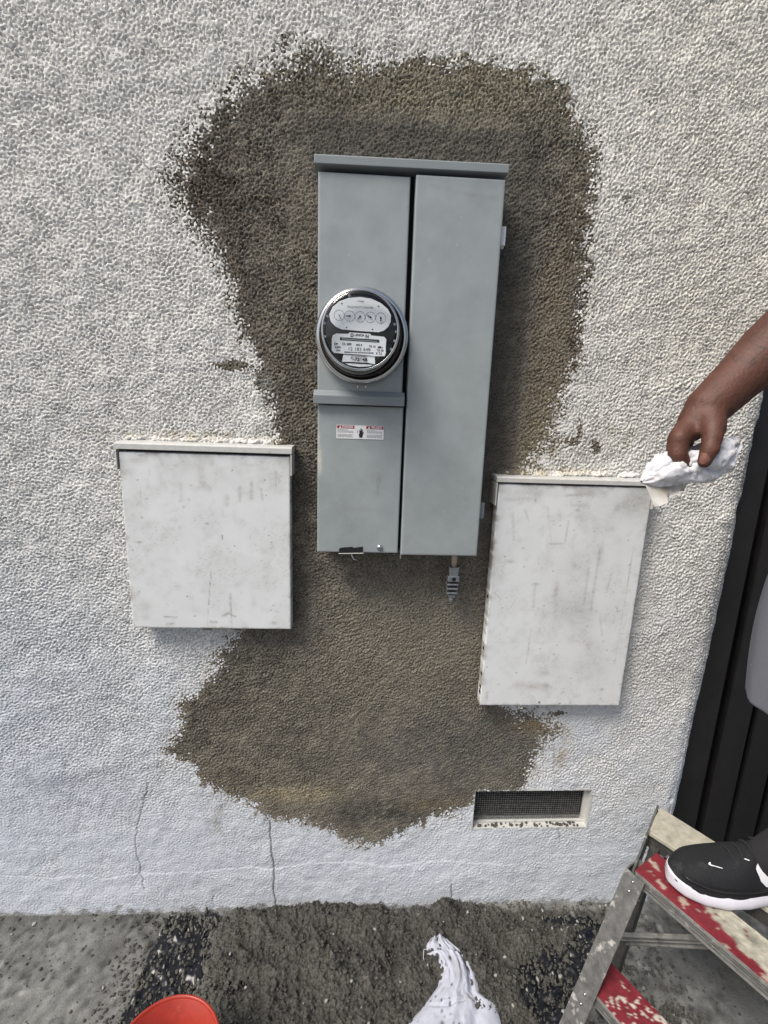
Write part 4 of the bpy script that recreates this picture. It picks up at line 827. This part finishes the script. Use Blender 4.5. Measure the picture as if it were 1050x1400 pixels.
def ell(bm, c, rx, ry, rz, rot=None):
    mt = Matrix.Translation(c) @ (rot.to_matrix().to_4x4() if rot else Matrix.Identity(4)) @ Matrix.Diagonal((rx, ry, rz, 1))
    bmesh.ops.create_uvsphere(bm, u_segments=24, v_segments=16, radius=1, matrix=mt)
def fuse(bm, voxel, it=6, fac=.5):
    bmesh.ops.recalc_face_normals(bm, faces=bm.faces); me = bpy.data.meshes.new('m'); bm.to_mesh(me); bm.free()
    o = bpy.data.objects.new('tmp', me); COL.objects.link(o)
    r = o.modifiers.new('r', 'REMESH'); r.mode = 'VOXEL'; r.voxel_size = voxel
    s = o.modifiers.new('s', 'SMOOTH'); s.iterations = it; s.factor = fac
    dg = bpy.context.evaluated_depsgraph_get(); dg.update(); out = bpy.data.meshes.new_from_object(o.evaluated_get(dg)); bpy.data.objects.remove(o)
    return out
SC = 833.
def A(u): return Vector(u)
person = thing('person', 'worker in grey shorts and black trainers standing on the ladder, holding a rag', 'person', (.93, -.42, .45))
bm = bmesh.new()
wrist = Vector((0.5688, -0.3635, 1.4720)); fa1 = Vector((0.6158, -0.3562, 1.5181)); fa2 = Vector((0.6608, -0.3539, 1.5636)); elbow = Vector((.742, -.375, 1.672)); shoulder = Vector((.955, -.345, 1.885))
cap(bm, wrist, .0345, fa1, .0385); cap(bm, fa1, .0385, fa2, .0475); cap(bm, fa2, .0475, elbow, .047); cap(bm, elbow, .047, elbow+(shoulder-elbow)*.5, .055); cap(bm, elbow+(shoulder-elbow)*.5, .055, shoulder, .065)
# hand
cap(bm, (0.5664, -0.3634, 1.4719), .031, (0.5528, -0.3655, 1.4492), .029); cap(bm, (0.5551, -0.3651, 1.4516), .028, (0.5348, -0.3657, 1.4296), .020); cap(bm, (0.5691, -0.3556, 1.4614), .028, (0.5642, -0.3407, 1.4342), .020)
hand = [((926,600),(0,0))]
mcp = [(0.5151, -0.3835, 1.4229), (0.5285, -0.3636, 1.4233), (0.5494, -0.3418, 1.4252), (0.5732, -0.3224, 1.4261)]
fing = [[(0.5109, -0.3910, 1.3964), (0.5335, -0.3871, 1.3728), (0.5606, -0.3792, 1.3640)], [(0.5200, -0.3706, 1.3935), (0.5453, -0.3622, 1.3676), (0.5747, -0.3555, 1.3587)], [(0.5390, -0.3482, 1.3932), (0.5652, -0.3404, 1.3692), (0.5901, -0.3353, 1.3615)], [(0.5636, -0.3284, 1.3958), (0.5864, -0.3238, 1.3755), (0.6063, -0.3204, 1.3678)]]
rad = [(.0168, .0145, .0122, .0100), (.0165, .0142, .0120, .0098), (.0142, .0118, .0104, .0088), (.0128, .0104, .0092, .0080)]
for mc, fg, rd in zip(mcp, fing, rad):
    cap(bm, (0.5631, -0.3563, 1.4564), .022, mc, rd[0])
    q = [mc]+fg
    for i in range(3): cap(bm, q[i], rd[i], q[i+1], rd[i+1], 14)
cap(bm, (0.5654, -0.3702, 1.4637), .027, (0.5561, -0.3984, 1.4399), .0195); cap(bm, (0.5560, -0.3982, 1.4410), .0190, (0.5490, -0.4116, 1.4244), .0145, 16); cap(bm, (0.5490, -0.4116, 1.4244), .0148, (0.5408, -0.4194, 1.4055), .0120, 16); cap(bm, (0.5408, -0.4194, 1.4055), .0128, (0.5373, -0.4188, 1.3883), .0104, 16)
for p_, r_k in (((0.5138, -0.3859, 1.4206), .0170), ((0.5430, -0.4187, 1.4089), .0136), ((0.5249, -0.3667, 1.4174), .0165)): ell(bm, Vector(p_), r_k, r_k, r_k)
# torso, neck, head
hip = Vector((1.03, -.46, 1.40)); chest = Vector((1.01, -.53, 1.78)); neck = Vector((.985, -.53, 1.98)); head = Vector((.955, -.52, 2.125))
shL = Vector((1.03, -.715, 1.90)); hipR = Vector((.995, -.360, 1.39)); hipL = Vector((1.045, -.545, 1.39))
cap(bm, hip, .135, (1.03, -.49, 1.58), .125, 28, sq=((1, 0, 0), .78)); cap(bm, (1.03, -.49, 1.58), .125, chest, .150, 28, sq=((1, 0, 0), .75)); cap(bm, chest+Vector((0, .07, .06)), .085, shoulder, .066); cap(bm, chest+Vector((0, -.07, .06)), .085, shL, .066)
cap(bm, chest+Vector((0, 0, .08)), .09, neck, .056); cap(bm, neck, .056, head-Vector((-.01, 0, .05)), .055)
ell(bm, head+Vector((.012, 0, .03)), .097, .077, .095); ell(bm, head+Vector((-.022, 0, -.035)), .070, .060, .082); ell(bm, head+Vector((-.092, 0, -.005)), .018, .013, .024); ell(bm, head+Vector((-.080, 0, -.055)), .016, .026, .010); ell(bm, head+Vector((-.072, 0, .022)), .022, .050, .012)
for s in (-1, 1): ell(bm, head+Vector((.012, s*.078, -.005)), .018, .008, .030)
# other arm, bent against the chest
eL = Vector((.98, -.80, 1.62)); wL = Vector((.80, -.74, 1.55)); cap(bm, shL, .064, eL, .047); cap(bm, eL, .047, wL, .034); cap(bm, wL, .030, wL+Vector((-.07, .02, -.01)), .032, sq=((0, .3, 1), .5))
for i in range(4):
    b0 = wL+Vector((-.085, .055-.028*i+.01, -.008)); cap(bm, b0+Vector((.05, 0, 0)), .012, b0+Vector((-.02, .004, -.01)), .0105, 10); cap(bm, b0+Vector((-.02, .004, -.01)), .0105, b0+Vector((-.028, .004, -.042)), .009, 10)
cap(bm, wL+Vector((-.03, .04, -.01)), .014, wL+Vector((-.075, .075, -.03)), .010, 10)
# legs
kneeR = Vector((.960, -.295, .945)); ankR = Vector((1.005, -.335, .620)); kneeL = Vector((1.02, -.60, .955)); ankL = Vector((1.01, -.575, .56))
for hp, kn, an in ((hipR, kneeR, ankR), (hipL, kneeL, ankL)):
    cap(bm, hp, .090, kn, .058); cap(bm, kn, .056, kn+(an-kn)*.35+Vector((.012, 0, 0)), .055); cap(bm, kn+(an-kn)*.35+Vector((.012, 0, 0)), .055, an, .036); cap(bm, an, .036, an+Vector((-.12, 0, -.070)), .024); cap(bm, an, .034, an+Vector((.01, 0, -.06)), .026)
body = part('body', fuse(bm, .0040, 2), M['skin'], person, True)
# thumb nail
nm = bmesh.new(); tn = Vector((0.5372, -0.4180, 1.3916)); 
to_cam = (Vector((0.0000, -1.1358, 1.4513))-tn).normalized(); down_ = (Vector((0.5362, -0.4194, 1.3849))-Vector((0.5401, -0.4183, 1.4008))).normalized(); side = to_cam.cross(down_).normalized()
to_cam = side.cross(down_)*-1 if side.cross(down_).dot(to_cam) < 0 else side.cross(down_)
V0 = []
for i in range(7):
    row = []
    for j in range(7):
        a, b = (i-3)/3, (j-3)/3; w = .0068*math.sqrt(max(0, 1-.35*max(b, 0)**2)); 
        row.append(nm.verts.new(tn+side*a*w+down_*(b*.0078+(.0012*(1-a*a) if j == 6 else 0))+to_cam*(.0128-.0035*a*a-.0022*max(b, 0)**2)))
    V0.append(row)
for i in range(6):
    for j in range(6): nm.faces.new((V0[i][j], V0[i+1][j], V0[i+1][j+1], V0[i][j+1]))
nl = part('thumbnail', bm_mesh(nm), M['nail'], body, True)
for s in (-1, 1):
    bm = bmesh.new(); bmesh.ops.create_uvsphere(bm, u_segments=16, v_segments=10, radius=.0105, matrix=Matrix.Translation(head+Vector((-.0725, s*.031, .004)))); e_ = part('eye', bm_mesh(bm), M['eye'], body, True)
    bm = bmesh.new(); bmesh.ops.create_uvsphere(bm, u_segments=12, v_segments=8, radius=.0058, matrix=Matrix.Translation(head+Vector((-.0785, s*.031, .004)))); part('iris', bm_mesh(bm), M['pupil'], body, True)
bm = bmesh.new(); ell(bm, head+Vector((.022, 0, .048)), .098, .082, .090); ell(bm, head+Vector((.055, 0, -.01)), .055, .072, .07); part('hair', fuse(bm, .006, 2), M['hair'], person, True)
# shirt and shorts
bm = bmesh.new()
cap(bm, (1.03, -.465, 1.36), .160, (1.03, -.49, 1.58), .150, 32, True, ((1, 0, 0), .80)); cap(bm, (1.03, -.49, 1.57), .150, chest, .168, 32, False, ((1, 0, 0), .76)); cap(bm, chest+Vector((0, .06, .05)), .10, shoulder, .078); cap(bm, chest+Vector((0, -.06, .05)), .10, shL, .078)
cap(bm, shoulder, .076, shoulder+(elbow-shoulder)*.62, .074, 24, True); cap(bm, shL, .076, shL+(eL-shL)*.62, .072, 24, True); cap(bm, chest+Vector((0, 0, .10)), .10, neck-Vector((0, 0, .03)), .066, 24, True)
part('shirt', fuse(bm, .006, 4), M['shirt'], person, True)
bm = bmesh.new()
cap(bm, hip-Vector((0, 0, .03)), .158, hip+Vector((0, 0, .05)), .150, 32, True, ((1, 0, 0), .80))
def trouser(hp, hem, r0, r1, bow=(0, 0, 0)):
    n = 48; hp, hem = Vector(hp), Vector(hem); d = hem-hp
    for (inner) in (0,):
        rings = []
        for i in range(25):
            t_ = i/24; c = hp+d*t_+Vector(bow)*math.sin(math.pi*t_); r = r0+(r1-r0)*t_; rg = []
            for k_ in range(n):
                a = 2*math.pi*k_/n; f_ = 1+t_*(.030*math.sin(3*a+2*t_)+.022*math.sin(7*a+3+4*t_)*(t_)+.012*math.sin(11*a-5*t_))
                rg.append(bm.verts.new(c+Vector((math.cos(a)*r*f_, math.sin(a)*r*f_*.98, (math.cos(a)*.010)*t_))))
            rings.append(rg)
        for a, b in zip(rings, rings[1:]):
            for k_ in range(n): bm.faces.new((a[k_], a[(k_+1) % n], b[(k_+1) % n], b[k_]))
        bm.faces.new(rings[0]); bm.faces.new(rings[-1][::-1])
trouser((1.020, -.330, 1.42), (.970, -.275, .858), .130, .110, (-.040, 0, 0)); trouser((1.045, -.55, 1.42), (1.025, -.60, .880), .118, .106)
cap(bm, (1.03, -.455, 1.36), .10, (1.03, -.455, 1.24), .055, 24, False, ((0, 1, 0), .9)); cap(bm, (1.03, -.40, 1.33), .115, (1.03, -.51, 1.33), .115, 24)
part('shorts', fuse(bm, .006, 2), M['shorts'], person, True)
# trainers
def shoe(toe, ax_, mirror=1):
    """toe point on the ground, ax_ = unit vector from toe to heel; near side = -Y"""
    T = Vector(toe); ax_ = Vector(ax_).normalized(); sd2 = Vector((-ax_.y, ax_.x, 0)).normalized()*-mirror        # towards the outer side
    Lh = .335; WF = 1.16
    root = []
    def wid(t_):    # half widths (outer, inner) along the foot
        o_ = np.interp(t_, [0, .02, .06, .14, .28, .42, .58, .75, .90, .97, 1], [.004, .017, .029, .042, .051, .050, .042, .038, .036, .026, .006]); i_ = np.interp(t_, [0, .02, .06, .14, .28, .42, .58, .75, .90, .97, 1], [.004, .019, .032, .045, .047, .040, .033, .034, .035, .026, .006]); return float(o_)*WF, float(i_)*WF
    def ringpts(t_, z, sc):
        o_, i_ = wid(t_); return T+ax_*(Lh*t_)+sd2*(o_*sc)+UP*z, T+ax_*(Lh*t_)-sd2*(i_*sc)+UP*z
    ts = [0, .01, .03, .06, .10, .15, .21, .28, .35, .42, .50, .58, .66, .75, .83, .90, .95, .98, 1]
    def outline(sc, zf, shift=0):
        l = [ringpts(t_, zf(t_), sc) for t_ in ts]; return [p[0] for p in l]+[p[1] for p in l[::-1]]
    toe_up = lambda t_: .010*max(0, 1-t_/.18)**2
    UPo = 1
    lay = [outline(.90, lambda t_: .001+toe_up(t_)), outline(.99, lambda t_: .004+toe_up(t_)), outline(1.05, lambda t_: .010+toe_up(t_)), outline(1.03, lambda t_: .019+toe_up(t_)+.006*float(np.clip((t_-.45)*2, 0, 1))), outline(.985, lambda t_: .024+toe_up(t_)+.008*float(np.clip((t_-.45)*2, 0, 1))), outline(.93, lambda t_: .024+toe_up(t_)+.006)]
    bm = bmesh.new(); R2 = [[bm.verts.new(p) for p in l] for l in lay]; n = len(R2[0])
    for a, b in zip(R2, R2[1:]):
        for k_ in range(n): bm.faces.new((a[k_], a[(k_+1) % n], b[(k_+1) % n], b[k_]))
    bm.faces.new(R2[0]); bm.faces.new(R2[-1])
    sole = part('shoe_sole', bm_mesh(bm), M['rubber'], person, True)
    # upper: sections across the foot
    hs = lambda t_: float(np.interp(t_, [0, .02, .06, .12, .20, .30, .42, .52, .60, .70, .80, .90, .97, 1], [.030, .042, .058, .071, .078, .084, .096, .108, .118, .120, .116, .112, .104, .060]))
    bm = bmesh.new(); secs = []; M_ = 18
    for t_ in [0, .008, .02, .04, .07, .10, .14, .19, .25, .32, .40, .48, .56, .64, .72, .80, .87, .93, .97, .99, 1]:
        o_, i_ = wid(t_); o_ *= .97; i_ *= .97; H = hs(t_); z0 = .021+toe_up(t_); sec = []
        for k_ in range(M_+1):
            a = math.pi*k_/M_; x = math.cos(a); zz = math.sin(a); e = .62 if t_ < .45 else .72
            xx = math.copysign(abs(x)**e, x)*(1 if zz < .5 or t_ < .5 else 1); zq = zz**(.80)
            narrow = 1-(.30 if t_ > .45 else .10)*zq
            sec.append(bm.verts.new(T+ax_*(Lh*t_)+sd2*(xx*(o_ if x > 0 else i_)*narrow)+UP*(z0+(H-z0)*zq)))
        secs.append(sec)
    for a, b in zip(secs, secs[1:]):
        for k_ in range(M_): bm.faces.new((a[k_], a[k_+1], b[k_+1], b[k_]))
    bm.faces.new(secs[0]); bm.faces.new(secs[-1][::-1])
    me2 = bm_mesh(bm); up_ = part('shoe_upper', me2, M['shoe'], person, True)
    ss = up_.modifiers.new('s', 'SUBSURF'); ss.levels = ss.render_levels = 2
    rim_ = [T+ax_*(Lh*t_)+sd2*(wid(t_)[0]*.985)+UP*(.048+toe_up(t_)) for t_ in (.03, .06, .10, .16, .24, .34, .44, .55, .66)]
    part('toe_guard', tube(rim_, [.001, .0022, .0026, .0026, .0026, .0026, .0024, .002, .001], 8), M['black'], up_, True)
    # lace ridges
    bm = bmesh.new()
    for i, t_ in enumerate((.36, .42, .48, .54)):
        H = hs(t_)+.001; c = T+ax_*(Lh*t_)+UP*H
        add_tube(bm, [c+sd2*.024-UP*.010, c+sd2*.012-UP*.001, c+UP*.0025, c-sd2*.012-UP*.001, c-sd2*.022-UP*.010], .0028, 8)
    part('lace', bm_mesh(bm), M['sock'], up_, True)
    return T, ax_, sd2, up_, sole
from mathutils.bvhtree import BVHTree
def decal(upper, pts, m, name):
    """flat print laid on the shoe: world points are pushed onto the surface from the camera side of the shoe"""
    dg = bpy.context.evaluated_depsgraph_get(); dg.update(); ev = upper.evaluated_get(dg); me3 = bpy.data.meshes.new_from_object(ev)
    off = parent_world(upper); bt = BVHTree.FromPolygons([v.co+off for v in me3.vertices], [p.vertices[:] for p in me3.polygons])
    bm = bmesh.new(); vs = [bm.verts.new(p) for p in pts]; f = bm.faces.new(vs)
    bmesh.ops.triangulate(bm, faces=[f]); bmesh.ops.subdivide_edges(bm, edges=bm.edges, cuts=2, use_grid_fill=True)
    for v in bm.verts:
        loc, nrm, i_, d_ = bt.find_nearest(v.co)
        v.co = loc+nrm.normalized()*.0012
    part(name, bm_mesh(bm), m, upper)
T, ax_, sd2, up_, sole = shoe((.694, -.318, .4515), (1, -.03, .0))
swoosh = [(0, .55), (.08, .22), (.20, .06), (.34, .02), (.55, .12), (1.0, .62), (.60, .34), (.40, .26), (.28, .27), (.20, .34), (.16, .48), (.13, .70), (.10, .80), (.03, .72)]
def sw_pts(o_, du, dv, L_): return [o_+du*L_*x+dv*L_*y for x, y in swoosh]
# big tick on the side near the heel, small one over the toes
decal(up_, sw_pts(Vector((0.8943, -0.3330, 0.4141))*0+Vector((.852, -.386, .4515+.046)), Vector((1, 0, .08)).normalized(), UP*1.0, .095), M['logo'], 'side_tick')
decal(up_, [Vector((.758+.022*x+.007*y, -.346+.005*x, .54))+Vector((0, .008*y-.016*x, 0)) for x, y in ((0, .9), (.05, .35), (.2, .3), (1, .1), (1.0, -.02), (.35, .05), (.1, 0), (-.15, .3), (-.1, .85))], M['logo'], 'toe_tick')
decal(up_, [Vector((.828+dx, -.350+dy, .56)) for dx, dy in ((0, 0), (.003, .001), (.012, -.008), (.010, -.010))], M['logo'], 'lace_tab')
T2, ax2, sd3, up2, sole2 = shoe((.835, -.585, .4515), (1, .06, 0), 1)
bm = bmesh.new(); cap(bm, ankR+Vector((.0, 0, -.06)), .050, ankR+Vector((-.008, 0, .16)), .053, 28, True); cap(bm, ankR+Vector((-.005, 0, -.01)), .046, ankR+Vector((-.120, 0, -.082)), .034, 24); part('sock', bm_mesh(bm), M['sock'], person, True)
bm = bmesh.new(); cap(bm, ankL+Vector((.0, 0, -.045)), .047, ankL+Vector((-.002, 0, .075)), .045, 28, True); part('sock', bm_mesh(bm), M['sock'], person, True)
part('heel_tab', tube([(0.8853, -0.3192, 0.5705), (0.8968, -0.3245, 0.5492)], .0035, 8), M['logo'], person)

# ================================================================ RAG IN THE HAND
ctr = [Vector(p) for p in ((0.4684, -0.3746, 1.3476), (0.4863, -0.3751, 1.3591), (0.5114, -0.3760, 1.3709), (0.5415, -0.3767, 1.3754), (0.5719, -0.3751, 1.3809), (0.6027, -0.3675, 1.3955), (0.6314, -0.3587, 1.4152))]
rr_ = [.003, .021, .030, .031, .030, .027, .012]
ns, na = 120, 110
tt = np.linspace(0, 6, ns); Cc = np.stack([np.interp(tt, range(7), [c[i] for c in ctr]) for i in range(3)], -1); Rr = np.interp(tt, range(7), rr_)
axv = np.array((ctr[-1]-ctr[0]).normalized()); e1 = np.cross(axv, np.array((0, -1, .2))); e1 /= np.linalg.norm(e1); e2 = np.cross(axv, e1)
an = np.linspace(0, 2*math.pi, na)
lfN = low(ns, na, .003, .08, 101); lfM = low(ns, na, .003, .03, 102)
bl_ = smooth01(np.minimum(an, 2*math.pi-an)/.5)[None, :]; lfN = lfN*bl_; lfM = lfM*bl_
fold = np.abs(np.sin(2.0*an[None, :]+1.1*np.sin(tt*1.1)[:, None]+.5*lfN))**.8*.40+np.abs(np.sin(3.5*an[None, :]-1.3*np.cos(tt*.9)[:, None]+.4*lfN))*.16
RR = Rr[:, None]*(.60+fold+.05*lfN+.012*lfM)
PP = Cc[:, None, :]+RR[..., None]*(np.cos(an)[None, :, None]*e1+np.sin(an)[None, :, None]*e2)
cl2 = np.ones((ns, na, 3))*np.array((.72, .72, .76))*(1+.03*lfN)[..., None]
cl2 = mixc(cl2, (.30, .28, .24), np.clip((lfM-.6)*.5, 0, .6))
hr = thing('hand_rag', 'crumpled white rag gripped in the hand above the right utility box', 'rag', tuple(ctr[3]))
part('bunched_cloth', grid_mesh(PP, None, cl2, flip=False), M['cloth'], hr)
# hanging corner
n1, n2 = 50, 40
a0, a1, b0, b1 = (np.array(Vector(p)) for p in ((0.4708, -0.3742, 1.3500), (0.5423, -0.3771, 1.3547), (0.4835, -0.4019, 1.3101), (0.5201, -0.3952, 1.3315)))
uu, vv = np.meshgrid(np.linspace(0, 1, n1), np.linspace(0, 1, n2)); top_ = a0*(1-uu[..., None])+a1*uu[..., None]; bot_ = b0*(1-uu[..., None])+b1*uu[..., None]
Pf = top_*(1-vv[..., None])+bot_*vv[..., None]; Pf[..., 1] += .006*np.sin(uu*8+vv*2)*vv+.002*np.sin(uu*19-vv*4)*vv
part('hanging_corner', grid_mesh(Pf, None, mixc(np.ones(Pf.shape)*np.array((.50, .49, .47)), (.20, .175, .14), np.exp(-((uu-.45)/.28)**2-((vv-.45)/.3)**2)*.9)), M['cloth'], hr)  # dirty centre, with the flap's shade painted into the grey and brown
n1 = 30
a0, a1, b0, b1 = (np.array(Vector(p)) for p in ((0.5319, -0.3725, 1.3451), (0.5538, -0.3720, 1.3530), (0.5410, -0.3715, 1.3328), (0.5447, -0.3714, 1.3341)))
uu, vv = np.meshgrid(np.linspace(0, 1, n1), np.linspace(0, 1, 20)); Pf = (a0*(1-uu[..., None])+a1*uu[..., None])*(1-vv[..., None])+(b0*(1-uu[..., None])+b1*uu[..., None])*vv[..., None]; Pf[..., 1] += .004*np.sin(uu*7)*vv
part('small_corner', grid_mesh(Pf, None, np.ones(Pf.shape)*np.array((.55, .53, .48))), M['cloth'], hr)
